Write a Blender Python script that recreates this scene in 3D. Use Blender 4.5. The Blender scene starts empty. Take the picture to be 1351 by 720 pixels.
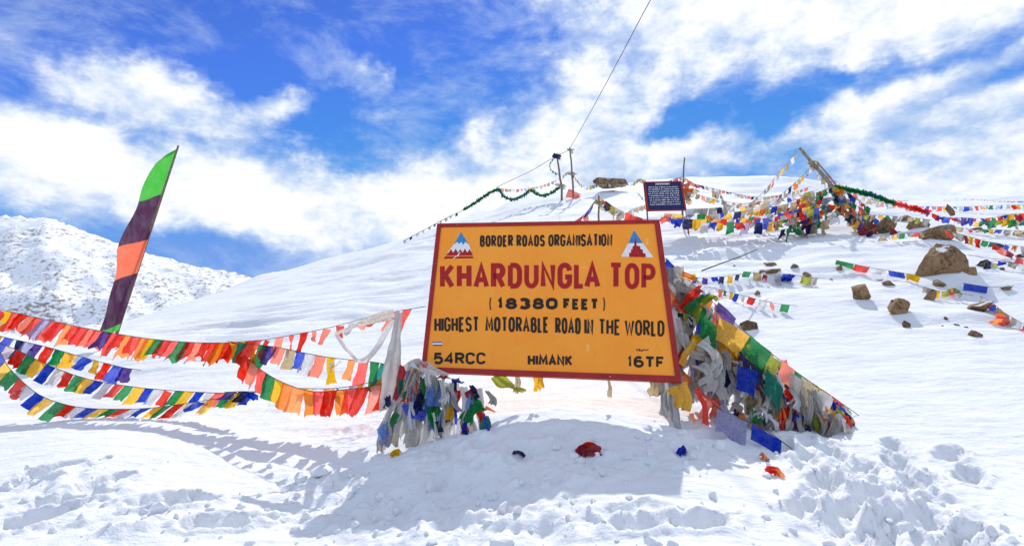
import bpy, bmesh, math, random
import numpy as np
from mathutils import Vector, Matrix, noise as mnoise
R = math.radians
random.seed(7); RNG = np.random.RandomState(11)
scene = bpy.context.scene
C = scene.collection

# ------------------------------------------------------------------ camera
EYE = 1.45
F_PX = 700.0; HOR = 430.0; CX, CY = 675.5, 360.0
PITCH = math.atan((HOR - CY) / F_PX)
cd = bpy.data.cameras.new('camera'); cam = bpy.data.objects.new('camera', cd); C.objects.link(cam)
cam.location = (0, 0, EYE); cam.rotation_euler = (math.pi / 2 + PITCH, 0, 0)
cd.sensor_fit = 'HORIZONTAL'; cd.sensor_width = 36.0; cd.lens = 36.0 * F_PX / 1351.0
cd.clip_start = 0.05; cd.clip_end = 5000
scene.camera = cam

def ray(px, py):
    """direction of a pixel of the 1351x720 photograph, scaled so that y = 1"""
    x = (px - CX) / F_PX; z = -(py - CY) / F_PX
    d = Vector((x, math.cos(PITCH) - z * math.sin(PITCH), math.sin(PITCH) + z * math.cos(PITCH)))
    return d / d.y
def at(px, py, depth):
    d = ray(px, py)
    return Vector((d.x * depth, depth, EYE + d.z * depth))

# ------------------------------------------------------------------ light
SUN = Vector((0.23, 0.95, 1.0)).normalized()
sun_el = math.asin(SUN.z); sun_az = math.atan2(SUN.x, SUN.y)
ld = bpy.data.lights.new('sun', 'SUN'); ld.energy = 2.0; ld.angle = R(0.53); ld.color = (1.0, 0.955, 0.89)
lo = bpy.data.objects.new('sun', ld); C.objects.link(lo); lo.location = (5, 20, 30)
lo.rotation_euler = SUN.to_track_quat('Z', 'Y').to_euler()

vs = scene.view_settings
vs.view_transform = 'Standard'; vs.look = 'None'; vs.gamma = 1.0; vs.exposure = 0.9; vs.use_curve_mapping = False

world = bpy.data.worlds.new('World'); scene.world = world; world.use_nodes = True
world.cycles.sampling_method = 'MANUAL'; world.cycles.sample_map_resolution = 512

class NT:
    """small helper that writes node trees"""
    def __init__(self, nt):
        self.nt = nt
    def n(self, t, **kw):
        nd = self.nt.nodes.new(t)
        for k, v in kw.items(): setattr(nd, k, v)
        return nd
    def link(self, a, b): self.nt.links.new(a, b)
    def put(self, sock, v):
        if isinstance(v, bpy.types.NodeSocket): self.link(v, sock)
        elif v is not None: sock.default_value = v
    def m(self, op, a, b=None, c=None, clamp=False):
        nd = self.n('ShaderNodeMath', operation=op); nd.use_clamp = clamp
        for i, v in enumerate((a, b, c)): self.put(nd.inputs[i], v)
        return nd.outputs[0]
    def noise(self, vec, scale, detail=4, rough=0.55, lac=2.0, dist=0.0, out=0):
        nd = self.n('ShaderNodeTexNoise'); self.put(nd.inputs['Vector'], vec)
        nd.inputs['Scale'].default_value = scale; nd.inputs['Detail'].default_value = detail
        nd.inputs['Roughness'].default_value = rough; nd.inputs['Lacunarity'].default_value = lac
        nd.inputs['Distortion'].default_value = dist
        return nd.outputs[out]
    def mapr(self, v, a, b, c=0.0, d=1.0, smooth=False):
        nd = self.n('ShaderNodeMapRange'); nd.clamp = True
        if smooth: nd.interpolation_type = 'SMOOTHSTEP'
        self.put(nd.inputs[0], v)
        for i, q in enumerate((a, b, c, d)): self.put(nd.inputs[i + 1], q)
        return nd.outputs[0]
    def mix(self, fac, a, b, mode='MIX'):
        nd = self.n('ShaderNodeMix', data_type='RGBA', blend_type=mode)
        self.put(nd.inputs[0], fac); self.put(nd.inputs[6], a); self.put(nd.inputs[7], b)
        return nd.outputs[2]

def build_sky():
    nt = world.node_tree; nt.nodes.clear(); t = NT(nt)
    sky = t.n('ShaderNodeTexSky', sky_type='NISHITA'); sky.sun_disc = False
    sky.sun_elevation = sun_el; sky.sun_rotation = sun_az
    sky.altitude = 5400; sky.air_density = 1.0; sky.dust_density = 0.15; sky.ozone_density = 3.0
    tc = t.n('ShaderNodeTexCoord'); dirv = tc.outputs['Generated']
    sep = t.n('ShaderNodeSeparateXYZ'); t.link(dirv, sep.inputs[0])
    x, y, z = sep.outputs
    az = t.m('ARCTAN2', x, y); el = t.m('ARCSINE', z)
    wn = t.n('ShaderNodeSeparateColor'); t.link(t.noise(dirv, 4.2, 5, 0.6, out=1), wn.inputs[0])
    azw = t.m('MULTIPLY_ADD', t.m('SUBTRACT', wn.outputs[0], 0.5), 0.26, az)
    elw = t.m('MULTIPLY_ADD', t.m('SUBTRACT', wn.outputs[1], 0.5), 0.17, el)
    # where clouds gather (+) and where the sky is open (-): px, py, half sizes, tilt, weight
    blobs = [(140, 98, 100, 24, 10, .52), (245, 122, 75, 22, 4, .6), (365, 128, 44, 13, -6, .85), (465, 68, 46, 20, 15, .72), (505, 105, 32, 22, 0, .7),
             (80, 215, 200, 48, 8, .6), (10, 160, 50, 30, 0, .35), (380, 258, 170, 42, 0, .55), (560, 228, 100, 34, -14, .45),
             (230, 12, 380, 44, 0, -1.1), (10, 95, 40, 40, 0, -.5), (430, 175, 150, 24, 6, -.72), (585, 130, 55, 60, -30, -.62), (180, 158, 110, 13, 6, -.5), (400, 95, 32, 22, 0, -.35),
             (290, 348, 170, 26, 8, -.95), (560, 25, 90, 46, 0, -.6),
             (960, 30, 330, 55, 0, .5), (760, 120, 90, 60, 10, .26), (720, 205, 120, 55, 0, .42), (690, 150, 22, 40, 25, -.3),
             (940, 118, 55, 13, -14, -.8), (890, 142, 26, 10, -20, -.5), (1035, 160, 40, 26, -25, -.66), (985, 185, 60, 24, 0, .35), (1045, 212, 36, 18, 0, -.2),
             (1185, 86, 140, 11, -3, -.72), (1310, 103, 75, 12, -14, -.68), (1210, 148, 150, 28, -8, .5),
             (1185, 205, 70, 14, -6, -.42), (1290, 240, 140, 34, -10, .4), (945, 228, 50, 14, 0, -.35), (640, 250, 80, 40, 0, .3), (1240, 40, 150, 30, 0, .2)]
    dens = t.m('ADD', 0.30, 0.0)
    for px, py, sx, sy, tilt, w in blobs:
        w = w * .98 if w < 0 else w * .85 - .05
        d = ray(px, py).normalized()
        a0 = math.atan2(d.x, d.y); e0 = math.asin(d.z)
        ca, sa = math.cos(R(-tilt)), math.sin(R(-tilt))
        da = t.m('SUBTRACT', azw, a0); de = t.m('SUBTRACT', elw, e0)
        p = t.m('MULTIPLY_ADD', da, ca * F_PX / sx, t.m('MULTIPLY', de, sa * F_PX / sx))
        q = t.m('MULTIPLY_ADD', da, -sa * F_PX / sy, t.m('MULTIPLY', de, ca * F_PX / sy))
        r2 = t.m('MULTIPLY_ADD', p, p, t.m('MULTIPLY', q, q))
        g = t.m('EXPONENT', t.m('MULTIPLY', r2, -0.55))
        dens = t.m('MULTIPLY_ADD', g, w, dens)
    # billows
    mp = t.n('ShaderNodeMapping'); mp.inputs['Scale'].default_value = (1, 1, 1.7); t.link(dirv, mp.inputs[0])
    fb = t.noise(mp.outputs[0], 3.1, 9, 0.60, dist=0.15)
    fb1 = t.noise(mp.outputs[0], 5.6, 8, 0.62, dist=0.2)
    fb2 = t.noise(mp.outputs[0], 10.0, 10, 0.64, dist=0.1)
    dens = t.m('MULTIPLY_ADD', t.m('SUBTRACT', fb, 0.5), .7, dens)
    dens = t.m('MULTIPLY_ADD', t.m('SUBTRACT', fb1, 0.5), .9, dens)
    dens = t.m('MULTIPLY_ADD', t.m('SUBTRACT', fb2, 0.5), 1.5, dens)
    mask = t.mapr(dens, -0.20, 0.50, 0, 1, smooth=True)
    mask = t.m('POWER', mask, 0.9)
    thick = t.mapr(t.m('MULTIPLY_ADD', t.m('SUBTRACT', fb2, 0.5), 1.9, dens), 0.0, 0.95, 0, 1, smooth=True)
    S = 0.12
    ccol = t.mix(thick, (0.30 / S, 0.375 / S, 0.50 / S, 1), (0.56 / S, 0.57 / S, 0.59 / S, 1))
    gm = t.n('ShaderNodeGamma'); gm.inputs[1].default_value = 1.25
    t.link(sky.outputs[0], gm.inputs[0])
    tint = t.mix(1.0, gm.outputs[0], (.28, .49, .76, 1), 'MULTIPLY')
    sc_ = t.n('ShaderNodeSeparateColor'); t.link(tint, sc_.inputs[0])
    cc_ = t.n('ShaderNodeCombineColor'); 
    bl = t.m('MINIMUM', sc_.outputs[2],   .45 / S); t.put(cc_.inputs[2], bl)
    t.put(cc_.inputs[1], t.m('MINIMUM', sc_.outputs[1], t.m('MULTIPLY', bl, .42)))
    t.put(cc_.inputs[0], t.m('MINIMUM', t.m('MAXIMUM', sc_.outputs[0], t.m('MULTIPLY', bl, .09)), t.m('MULTIPLY', bl, .20)))
    mv = t.n('ShaderNodeMapping'); mv.inputs['Scale'].default_value = (1, 1, 2.2); mv.inputs['Rotation'].default_value = (.2, .35, .1); t.link(dirv, mv.inputs[0])
    veil = t.m('MULTIPLY', t.mapr(t.noise(mv.outputs[0], 4.4, 10, .68, dist=.3), .44, .72, 0, 1, smooth=True), .62)   # thin high cloud
    mask = t.m('MAXIMUM', mask, t.m('MULTIPLY_ADD', veil, t.m('SUBTRACT', 1, mask), mask))
    col = t.mix(mask, cc_.outputs[0], ccol)
    bg = t.n('ShaderNodeBackground'); t.put(bg.inputs[0], col); bg.inputs[1].default_value = S
    out = t.n('ShaderNodeOutputWorld'); t.link(bg.outputs[0], out.inputs[0])
build_sky()

# ------------------------------------------------------------------ helpers
def mesh_obj(name, verts, faces, mats=None, parent=None, smooth=True, fmat=None):
    me = bpy.data.meshes.new(name)
    me.from_pydata([tuple(v) for v in verts], [], faces)
    for m in (mats if isinstance(mats, (list, tuple)) else [mats]):
        if m: me.materials.append(m)
    if fmat is not None: me.polygons.foreach_set('material_index', fmat)
    if smooth: me.polygons.foreach_set('use_smooth', [True] * len(me.polygons))
    me.update()
    o = bpy.data.objects.new(name, me); C.objects.link(o)
    if parent: o.parent = parent
    return o
def tag(o, label=None, cat=None, group=None, kind=None):
    if label: o['label'] = label
    if cat: o['category'] = cat
    if group: o['group'] = group
    if kind: o['kind'] = kind
    return o
def thing(name, label, cat, loc, group=None):
    o = bpy.data.objects.new(name, None); C.objects.link(o); o.location = loc; o.empty_display_size = 0.1
    return tag(o, label, cat, group)

class MB:
    """collects shapes for one mesh; o = origin that is subtracted"""
    def __init__(self, o=(0, 0, 0)):
        self.v = []; self.f = []; self.o = Vector(o)
    def add(self, vs, fs):
        b = len(self.v); self.v += [Vector(p) - self.o for p in vs]
        self.f += [tuple(i + b for i in q) for q in fs]
        return self
    def tube(self, pts, rad, sides=6, cap=True):
        pts = [Vector(p) for p in pts]; n = len(pts); vs = []; fs = []
        for i, p in enumerate(pts):
            tg = (pts[min(i + 1, n - 1)] - pts[max(i - 1, 0)]).normalized()
            a = tg.cross(Vector((0.13, 0.27, 1)));
            if a.length < 1e-3: a = tg.cross(Vector((1, 0, 0)))
            a.normalize(); b = tg.cross(a)
            r = rad[i] if isinstance(rad, (list, tuple)) else rad
            for k in range(sides):
                th = 2 * math.pi * k / sides
                vs.append(p + (a * math.cos(th) + b * math.sin(th)) * r)
        for i in range(n - 1):
            for k in range(sides):
                k2 = (k + 1) % sides
                fs.append((i * sides + k, i * sides + k2, (i + 1) * sides + k2, (i + 1) * sides + k))
        if cap:
            fs.append(tuple(range(sides))[::-1]); fs.append(tuple((n - 1) * sides + k for k in range(sides)))
        return self.add(vs, fs)
    def slab(self, quad, n, th):
        """quad of 4 points (ccw seen from n), thickened backwards along -n"""
        q = [Vector(p) for p in quad]; n = Vector(n)
        vs = q + [p - n * th for p in q]
        return self.add(vs, [(0, 1, 2, 3), (7, 6, 5, 4), (0, 4, 5, 1), (1, 5, 6, 2), (2, 6, 7, 3), (3, 7, 4, 0)])
    def build(self, name, mat, parent=None, smooth=True):
        return mesh_obj(name, self.v, self.f, mat, parent, smooth)

def spline(pts, n):
    """Catmull-Rom through pts, n samples evenly spaced along it"""
    P = [Vector(p) for p in pts]
    if len(P) == 2: return [P[0].lerp(P[1], i / (n - 1)) for i in range(n)]
    P = [2 * P[0] - P[1]] + P + [2 * P[-1] - P[-2]]
    dense = []
    for i in range(1, len(P) - 2):
        for k in range(16):
            t = k / 16; a, b, c, d = P[i - 1], P[i], P[i + 1], P[i + 2]
            dense.append(0.5 * ((2 * b) + (c - a) * t + (2 * a - 5 * b + 4 * c - d) * t * t + (3 * b - a - 3 * c + d) * t ** 3))
    dense.append(P[-2])
    L = [0]
    for a, b in zip(dense, dense[1:]): L.append(L[-1] + (b - a).length)
    out = []; j = 0
    for i in range(n):
        s = L[-1] * i / (n - 1)
        while j < len(L) - 2 and L[j + 1] < s: j += 1
        u = (s - L[j]) / max(1e-9, L[j + 1] - L[j])
        out.append(dense[j].lerp(dense[j + 1], min(1, max(0, u))))
    return out
def path_len(pts): return sum((b - a).length for a, b in zip(pts, pts[1:]))

# gradient noise on arrays
_perm = RNG.permutation(512).astype(np.int64)
def pnoise(x, y, seed=0):
    xi = np.floor(x).astype(np.int64); yi = np.floor(y).astype(np.int64)
    xf = x - xi; yf = y - yi
    u = xf * xf * xf * (xf * (xf * 6 - 15) + 10); v = yf * yf * yf * (yf * (yf * 6 - 15) + 10)
    def g(ix, iy, fx, fy):
        h = _perm[(_perm[(ix + seed * 37) & 511] + iy + seed * 101) & 511]
        a = h * (2 * np.pi / 512)
        return np.cos(a) * fx + np.sin(a) * fy
    a = g(xi, yi, xf, yf); b = g(xi + 1, yi, xf - 1, yf); c = g(xi, yi + 1, xf, yf - 1); d = g(xi + 1, yi + 1, xf - 1, yf - 1)
    return ((a + (b - a) * u) + ((c + (d - c) * u) - (a + (b - a) * u)) * v) * 1.5
def fbm(x, y, oct=4, gain=0.5, seed=0):
    s = 0; amp = 1.0
    for i in range(oct):
        s = s + amp * pnoise(x, y, seed + i); x = x * 2.03 + 3.1; y = y * 2.03 - 1.7; amp *= gain
    return s
def worley(x, y, seed=0):
    xi = np.floor(x).astype(np.int64); yi = np.floor(y).astype(np.int64); best = np.full(np.shape(x), 9.0)
    for dx in (-1, 0, 1):
        for dy in (-1, 0, 1):
            h = _perm[(_perm[(xi + dx + seed * 53) & 511] + yi + dy) & 511]; h2 = _perm[(h + 77) & 511]
            px = xi + dx + h / 512.0; py = yi + dy + h2 / 512.0
            best = np.minimum(best, np.hypot(px - x, py - y))
    return best

# ------------------------------------------------------------------ terrain
D0 = [2.2, 3.0, 3.6, 4.2, 4.8, 5.4, 6.2, 7.2, 8.5, 10.5, 13, 16, 20, 25, 30, 38, 50, 80, 160, 400]
TAB = {  # height of the snow in the photograph at those distances, column by column
    -600: [880, 790, 730, 690, 655, 628, 600, 572, 545, 510, 480, 466, 470, 490, 515, 540, 570, 600, 600, 560],
    -200: [880, 785, 728, 688, 652, 622, 590, 560, 532, 490, 460, 450, 458, 475, 495, 520, 560, 600, 600, 560],
    100:  [880, 775, 710, 660, 618, 588, 565, 546, 522, 478, 446, 438, 446, 465, 485, 515, 560, 600, 600, 560],
    180:  [880, 772, 710, 658, 616, 586, 563, 545, 518, 474, 442, 427, 425, 432, 445, 470, 520, 580, 600, 560],
    250:  [880, 770, 710, 660, 618, 588, 564, 544, 514, 470, 436, 411, 398, 401, 410, 430, 480, 560, 600, 560],
    330:  [880, 768, 712, 668, 632, 600, 572, 545, 511, 465, 430, 398, 377, 368, 371, 385, 420, 520, 600, 560],
    430:  [880, 765, 710, 665, 632, 600, 572, 545, 507, 460, 420, 387, 362, 347, 343, 352, 375, 460, 600, 560],
    520:  [880, 758, 703, 650, 604, 580, 558, 540, 503, 452, 410, 373, 347, 328, 322, 325, 340, 420, 560, 560],
    650:  [860, 738, 682, 618, 560, 538, 524, 512, 488, 440, 393, 352, 318, 293, 280, 276, 290, 370, 520, 560],
    760:  [850, 722, 660, 596, 548, 526, 514, 500, 474, 430, 378, 332, 292, 265, 249, 245, 258, 340, 500, 560],
    900:  [840, 712, 643, 604, 565, 542, 522, 496, 456, 405, 355, 316, 290, 260, 245, 238, 250, 330, 500, 560],
    1000: [850, 720, 660, 622, 590, 562, 532, 492, 446, 392, 346, 312, 284, 256, 240, 233, 246, 330, 500, 560],
    1060: [850, 724, 664, 626, 592, 560, 528, 484, 440, 386, 342, 308, 278, 250, 234, 229, 246, 330, 500, 560],
    1130: [850, 728, 668, 630, 594, 558, 524, 480, 434, 380, 338, 306, 282, 264, 254, 251, 258, 330, 500, 560],
    1250: [850, 732, 674, 636, 596, 554, 516, 472, 424, 368, 330, 302, 284, 271, 266, 265, 269, 320, 480, 560],
    1400: [850, 735, 676, 636, 594, 550, 512, 466, 418, 362, 326, 300, 283, 271, 266, 265, 269, 320, 480, 560],
    1900: [850, 740, 680, 636, 590, 545, 505, 458, 410, 356, 320, 296, 280, 268, 262, 262, 268, 320, 480, 560],
}
def _gauss(a, s, axis):
    r = int(s * 3) + 1; k = np.exp(-0.5 * (np.arange(-r, r + 1) / s) ** 2); k /= k.sum()
    pad = [(0, 0), (0, 0)]; pad[axis] = (r, r)
    a = np.pad(a, pad, mode='edge')
    return np.apply_along_axis(lambda q: np.convolve(q, k, mode='valid'), axis, a)
NU, ND = 520, 520
_us = np.linspace(-1.85, 1.78, NU); _ls = np.linspace(math.log(2.2), math.log(400), ND)
def _table():
    cols = sorted(TAB); cu = [(p - CX) / F_PX for p in cols]
    M = []
    for p in cols:
        zs = [ray(p, y).z * d for y, d in zip(TAB[p], D0)]
        M.append(np.interp(_ls, np.log(D0), zs))
    M = np.array(M)
    T = np.empty((NU, ND))
    for j in range(ND): T[:, j] = np.interp(_us, cu, M[:, j])
    return _gauss(_gauss(T, 8, 0), 6, 1)
_T = _table()
def base_h(x, y):
    x = np.asarray(x, float); y = np.asarray(y, float)
    d = np.clip(y, 2.2, 399); u = np.clip(x / d, -1.84, 1.77)
    fu = (u - _us[0]) / (_us[1] - _us[0]); fl = (np.log(d) - _ls[0]) / (_ls[1] - _ls[0])
    i = np.clip(fu.astype(int), 0, NU - 2); j = np.clip(fl.astype(int), 0, ND - 2); a = fu - i; b = fl - j
    z = _T[i, j] * (1 - a) * (1 - b) + _T[i + 1, j] * a * (1 - b) + _T[i, j + 1] * (1 - a) * b + _T[i + 1, j + 1] * a * b
    return EYE + z
def hit_base(px, py, fn=None, lo=2.3, hi=90):
    fn = fn or base_h
    d = ray(px, py); s = np.exp(np.linspace(math.log(lo), math.log(hi), 1200))
    gap = EYE + d.z * s - fn(d.x * s, s)
    k = np.argmax(gap < 0) if (gap < 0).any() else len(s) - 1
    k = max(k, 1)
    return Vector((d.x * s[k], s[k], float(fn(np.array([d.x * s[k]]), np.array([s[k]]))[0])))
# trampled snow: px, py, half size across / along (m), strength
CHURN = [(40, 640, .55, .30, .75), (150, 690, .8, .22, .7), (420, 640, .5, .35, .8), (480, 680, .75, .25, 1.0),
         (620, 690, .7, .25, 1.0), (760, 690, .7, .2, .9), (640, 615, .5, .3, .8), (820, 610, .5, .25, .7), (720, 590, .6, .3, .8), (600, 590, .4, .3, .8), (560, 650, .5, .3, .85), (700, 650, .5, .25, .85), (880, 590, .4, .3, .75), (250, 690, .6, .2, .5),
         (1110, 630, .45, .5, 1.0), (1190, 650, .45, .35, 1.0), (1120, 690, .45, .25, 1.0), (1270, 640, .35, .3, .5),
         (1060, 590, .35, .35, .6), (470, 575, .35, .4, .6), (1250, 700, .35, .2, .7)]
CH = []
for px, py, a, b, w in CHURN:
    p = hit_base(px, py); CH.append((p.x, p.y, a, b, w))
FOOT = []
for px, py, rot, s in [(1030, 590, .6, 1), (1065, 612, .5, 1.1), (1100, 600, .3, 1), (1090, 640, .7, 1.1), (1140, 620, .6, 1), (1150, 660, .8, 1.2),
                       (1185, 615, .4, 1), (1210, 640, .9, 1.1), (1225, 690, .8, 1.3), (1120, 690, .7, 1.1), (1255, 600, .9, 1), (1180, 590, .5, .9),
                       (1280, 630, .8, 1), (1065, 670, .7, 1), (1165, 705, .9, 1.1), (1270, 712, .85, 1.4), (925, 690, 1.35, .9), (850, 694, 1.4, .8), (940, 575, 1.0, .9),
                       (60, 625, .9, 1.2), (90, 660, 1.1, 1.2), (30, 690, .8, 1.2), (130, 640, .5, 1.1), (230, 660, 1.3, 1.3), (300, 690, 1.4, 1.2)]:
    p = hit_base(px, py); FOOT.append((p.x, p.y, rot, s))
BANK = []
for px, py, w in [(1244, 365, 94), (1136, 396, 31), (1187, 414, 38), (1229, 397, 20), (1240, 380, 26), (1280, 365, 26), (1195, 433, 15), (1292, 411, 46), (1284, 445, 21), (1107, 359, 17), (1016, 364, 46), (1064, 366, 18), (984, 436, 30), (1174, 378, 26), (1208, 302, 34), (1240, 318, 62), (1172, 307, 26)]:
    p = hit_base(px, py + 3); BANK.append((p.x, p.y, w * p.y / F_PX))
def snow_h(x, y):
    x = np.asarray(x, float); y = np.asarray(y, float)
    h = base_h(x, y)
    far = np.clip((y - 6) / 6, 0, 1); near = np.exp(-((np.hypot(x, np.maximum(0, y - 4))) / 9) ** 2)
    # wind-packed drifts and ripples across the slope
    wx = x + 0.6 * fbm(x * .25, y * .25, 2, seed=9); wy = y + 0.8 * fbm(x * .18, y * .3, 2, seed=12)
    h = h + 0.05 * fbm(wx * .45, wy * .6, 3, seed=1) * (0.4 + 0.9 * far)
    rip = 1 - np.abs(fbm(wx * .22 + 5, wy * 1.1, 3, .45, seed=3)) * 2
    msk = np.clip(fbm(x * .12 + 7, y * .16, 2, seed=20) * 1.8 + .35, 0, 1)
    h = h + far * msk * 0.10 * np.clip(rip, -1, 1) * np.clip(1.6 - y / 60, .2, 1)
    h = h + 0.35 * far * np.clip((y - 12) / 15, 0, 1) * fbm(x * .12, y * .12, 2, seed=31)
    if np.max(y) < -30 or np.min(y) > 60: return h
    for k, (cx, cy, w) in enumerate(BANK):
        if np.min(np.abs(y - cy)) > 4: continue
        h = h + .11 * w * np.exp(-((x - cx + (.25 if k % 2 else -.2) * w) / (.55 * w)) ** 2 - ((y - cy + .1 * w) / (.28 * w)) ** 2) - .07 * w * np.exp(-((x - cx) / (.8 * w)) ** 2 - ((y - cy + .75 * w) / (.4 * w)) ** 2)
    m = np.zeros_like(h)
    for cx, cy, a, b, w in CH: m = np.maximum(m, w * np.exp(-((x - cx) / a) ** 2 - ((y - cy) / b) ** 2))
    m = np.clip(m * 1.5 - .15 + .35 * fbm(x * 1.7, y * 1.7, 3, seed=40), 0, 1) * near
    lump = 0.45 - worley(x * 5.2 + .5 * fbm(x * 3, y * 3, 2, seed=44), y * 5.2, 3)
    lump2 = 0.45 - worley(x * 12, y * 12, 5)
    h = h + m * (0.065 * fbm(x * 3.1, y * 3.1, 3, .55, seed=50) + 0.062 * np.maximum(lump, -.25) + 0.028 * np.maximum(lump2, -.2) +   .009 * fbm(x * 21, y * 21, 3, .6, seed=60) + .015 * np.abs(fbm(x * 8, y * 8, 3, .6, seed=63)))
    h = h + near * (.007 * fbm(x * 9, y * 9, 3, seed=70) + .02 * fbm(x * 1.3, y * 1.3, 2, seed=75))
    for cx, cy, rot, s in FOOT:
        c, sn = math.cos(rot), math.sin(rot); dx, dy = x - cx, y - cy
        if np.min(np.abs(dy)) > 2: continue
        p = (dx * sn + dy * c) / (.20 * s); q = (dx * c - dy * sn) / (.085 * s)
        e = np.sqrt(p * p + q * q) + .38 * fbm(x * 7, y * 7, 3, .6, seed=80)
        h = h - .085 * s * np.clip(1.25 - e, 0, .75) / .75 + .025 * s * np.exp(-((e - 1.45) / .25) ** 2)
    return h
def gz(x, y): return float(snow_h(np.array([x]), np.array([y]))[0])
def on_snow(px, py, **k): return hit_base(px, py, fn=snow_h, **k)

# ------------------------------------------------------------------ materials
def newmat(name):
    m = bpy.data.materials.new(name); m.use_nodes = True; m.node_tree.nodes.clear(); return m, NT(m.node_tree)
def finish(t, bsdf, bump=None, bs=0.3, bd=0.02):
    if bump is not None:
        b = t.n('ShaderNodeBump'); b.inputs['Strength'].default_value = bs; b.inputs['Distance'].default_value = bd
        t.link(bump, b.inputs['Height']); t.link(b.outputs[0], bsdf.inputs['Normal'])
    o = t.n('ShaderNodeOutputMaterial'); t.link(bsdf.outputs[0], o.inputs[0])
def principled(t, col, rough=.6, spec=.3, metal=0):
    b = t.n('ShaderNodeBsdfPrincipled'); t.put(b.inputs['Base Color'], col); t.put(b.inputs['Roughness'], rough)
    b.inputs['Specular IOR Level'].default_value = spec; b.inputs['Metallic'].default_value = metal
    return b
def snow_material():
    m, t = newmat('snow'); g = t.n('ShaderNodeNewGeometry'); pos = g.outputs['Position']
    n1 = t.noise(pos, 0.7, 4); n2 = t.noise(pos, 34, 6, .65); n3 = t.noise(pos, 7, 5, .6)
    col = t.mix(t.mapr(n1, .3, .7), (.71, .733, .775, 1), (.765, .78, .805, 1))
    b = principled(t, col, .75, .08)
    mw = t.n('ShaderNodeMapping'); mw.inputs['Scale'].default_value = (.8, 3.2, 2.0); mw.inputs['Rotation'].default_value = (0, 0, .12); t.link(pos, mw.inputs[0])
    hgt = t.m('MULTIPLY_ADD', n3, 1.6, t.m('MULTIPLY', n2, .6)); hgt = t.m('MULTIPLY_ADD', t.noise(mw.outputs[0], 1.3, 6, .62), 4.0, hgt)
    finish(t, b, hgt, .45, .03); return m
def plain(name, col, rough=.6, spec=.3, var=.25, scale=12, bump=0.0, metal=0, coord='Object'):
    m, t = newmat(name); tc = t.n('ShaderNodeTexCoord')
    n = t.noise(tc.outputs[coord], scale, 5, .6)
    c = Vector(col[:3])
    cc = t.mix(t.mapr(n, .28, .72), tuple(c * (1 - var)) + (1,), tuple(min(1, q) for q in c * (1 + var)) + (1,))
    b = principled(t, cc, rough, spec, metal); finish(t, b, n if bump else None, bump, .01); return m
CLOTH = {}
def cloth_mat(key, col, print_amt=.35, trans=.58):
    m, t = newmat('cloth_' + key); tc = t.n('ShaderNodeTexCoord'); ge = tc.outputs['Generated']
    oi = t.n('ShaderNodeObjectInfo'); rnd = oi.outputs['Random']
    off = t.n('ShaderNodeVectorMath', operation='ADD'); t.link(ge, off.inputs[0])
    comb = t.n('ShaderNodeCombineXYZ'); t.put(comb.inputs[0], t.m('MULTIPLY', rnd, 9)); t.put(comb.inputs[1], t.m('MULTIPLY', rnd, 5)); t.link(comb.outputs[0], off.inputs[1])
    wr = t.noise(off.outputs[0], 3.5, 4, .6)
    mp = t.n('ShaderNodeMapping'); mp.inputs['Scale'].default_value = (22, 22, 11); t.link(off.outputs[0], mp.inputs[0])
    pr = t.mapr(t.noise(mp.outputs[0], 1.0, 2, .5),   .48, .56)           # lines of block print
    hs = t.n('ShaderNodeHueSaturation'); hs.inputs['Color'].default_value = tuple(col) + (1,)
    t.put(hs.inputs['Value'], t.m('MULTIPLY_ADD', rnd, .4, .80)); t.put(hs.inputs['Saturation'], t.m('MULTIPLY_ADD', rnd, -.18, 1.06))
    c1 = t.mix(t.m('MULTIPLY', t.mapr(wr, .4, .75), .14), hs.outputs[0], (.62, .58, .54, 1))
    c2 = t.mix(t.m('MULTIPLY', pr, print_amt), c1, tuple(q * .25 for q in col) + (1,))
    d = t.n('ShaderNodeBsdfDiffuse'); t.put(d.inputs[0], c2); d.inputs[1].default_value = .5
    tr = t.n('ShaderNodeBsdfTranslucent'); t.put(tr.inputs[0], c2)
    bmp = t.n('ShaderNodeBump'); bmp.inputs['Strength'].default_value = .35; bmp.inputs['Distance'].default_value = .02
    t.link(t.noise(off.outputs[0], 6, 4, .6), bmp.inputs['Height']); t.link(bmp.outputs[0], d.inputs['Normal']); t.link(bmp.outputs[0], tr.inputs['Normal'])
    mx = t.n('ShaderNodeMixShader'); mx.inputs[0].default_value = trans
    t.link(d.outputs[0], mx.inputs[1]); t.link(tr.outputs[0], mx.inputs[2])
    o = t.n('ShaderNodeOutputMaterial'); t.link(mx.outputs[0], o.inputs[0]); CLOTH[key] = m; return m
for k, c, pa in [('r', (.90, .045, .025), .25), ('s', (.93, .24, .15), .15), ('o', (.96, .28, .03), .15), ('y', (.95, .55, .02), .25), ('g', (.02, .30, .085), .3),
                 ('b', (.022, .075, .64), .3), ('w', (.78, .78, .80), .3), ('l', (.42, .42, .66), .3), ('p', (.10, .05, .32), .25), ('k', (.50, .47, .42), .35),
                 ('n', (.02, .025, .12), .2), ('t', (.02, .26, .20), .2), ('m', (.40, .03, .05), .2), ('c', (.20, .38, .78), .35), ('e', (.42, .46, .05), .3), ('d', (.60, .48, .28), .35)]:
    cloth_mat(k, c, pa)
CLOTH['khata'] = cloth_mat('khata', (.72, .71, .69), .12, .4)
CLOTH['khata_grey'] = cloth_mat('khata_grey', (.47, .45, .43), .2, .35)
M_SNOW = snow_material()
M_CORD = plain('cord', (.10, .08, .07), .8, .2, .3, 40)
M_WOOD = plain('weathered_wood', (.20, .15, .11), .85, .2, .45, 18, .4)
M_WOODG = plain('grey_wood', (.30, .25, .21), .85, .2, .4, 14, .4)
M_METAL = plain('galvanised_steel', (.34, .35, .36), .45, .5, .2, 9, .1, .6)
M_WIRE = plain('wire', (.05, .055, .06), .5, .4, .2, 9)

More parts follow.
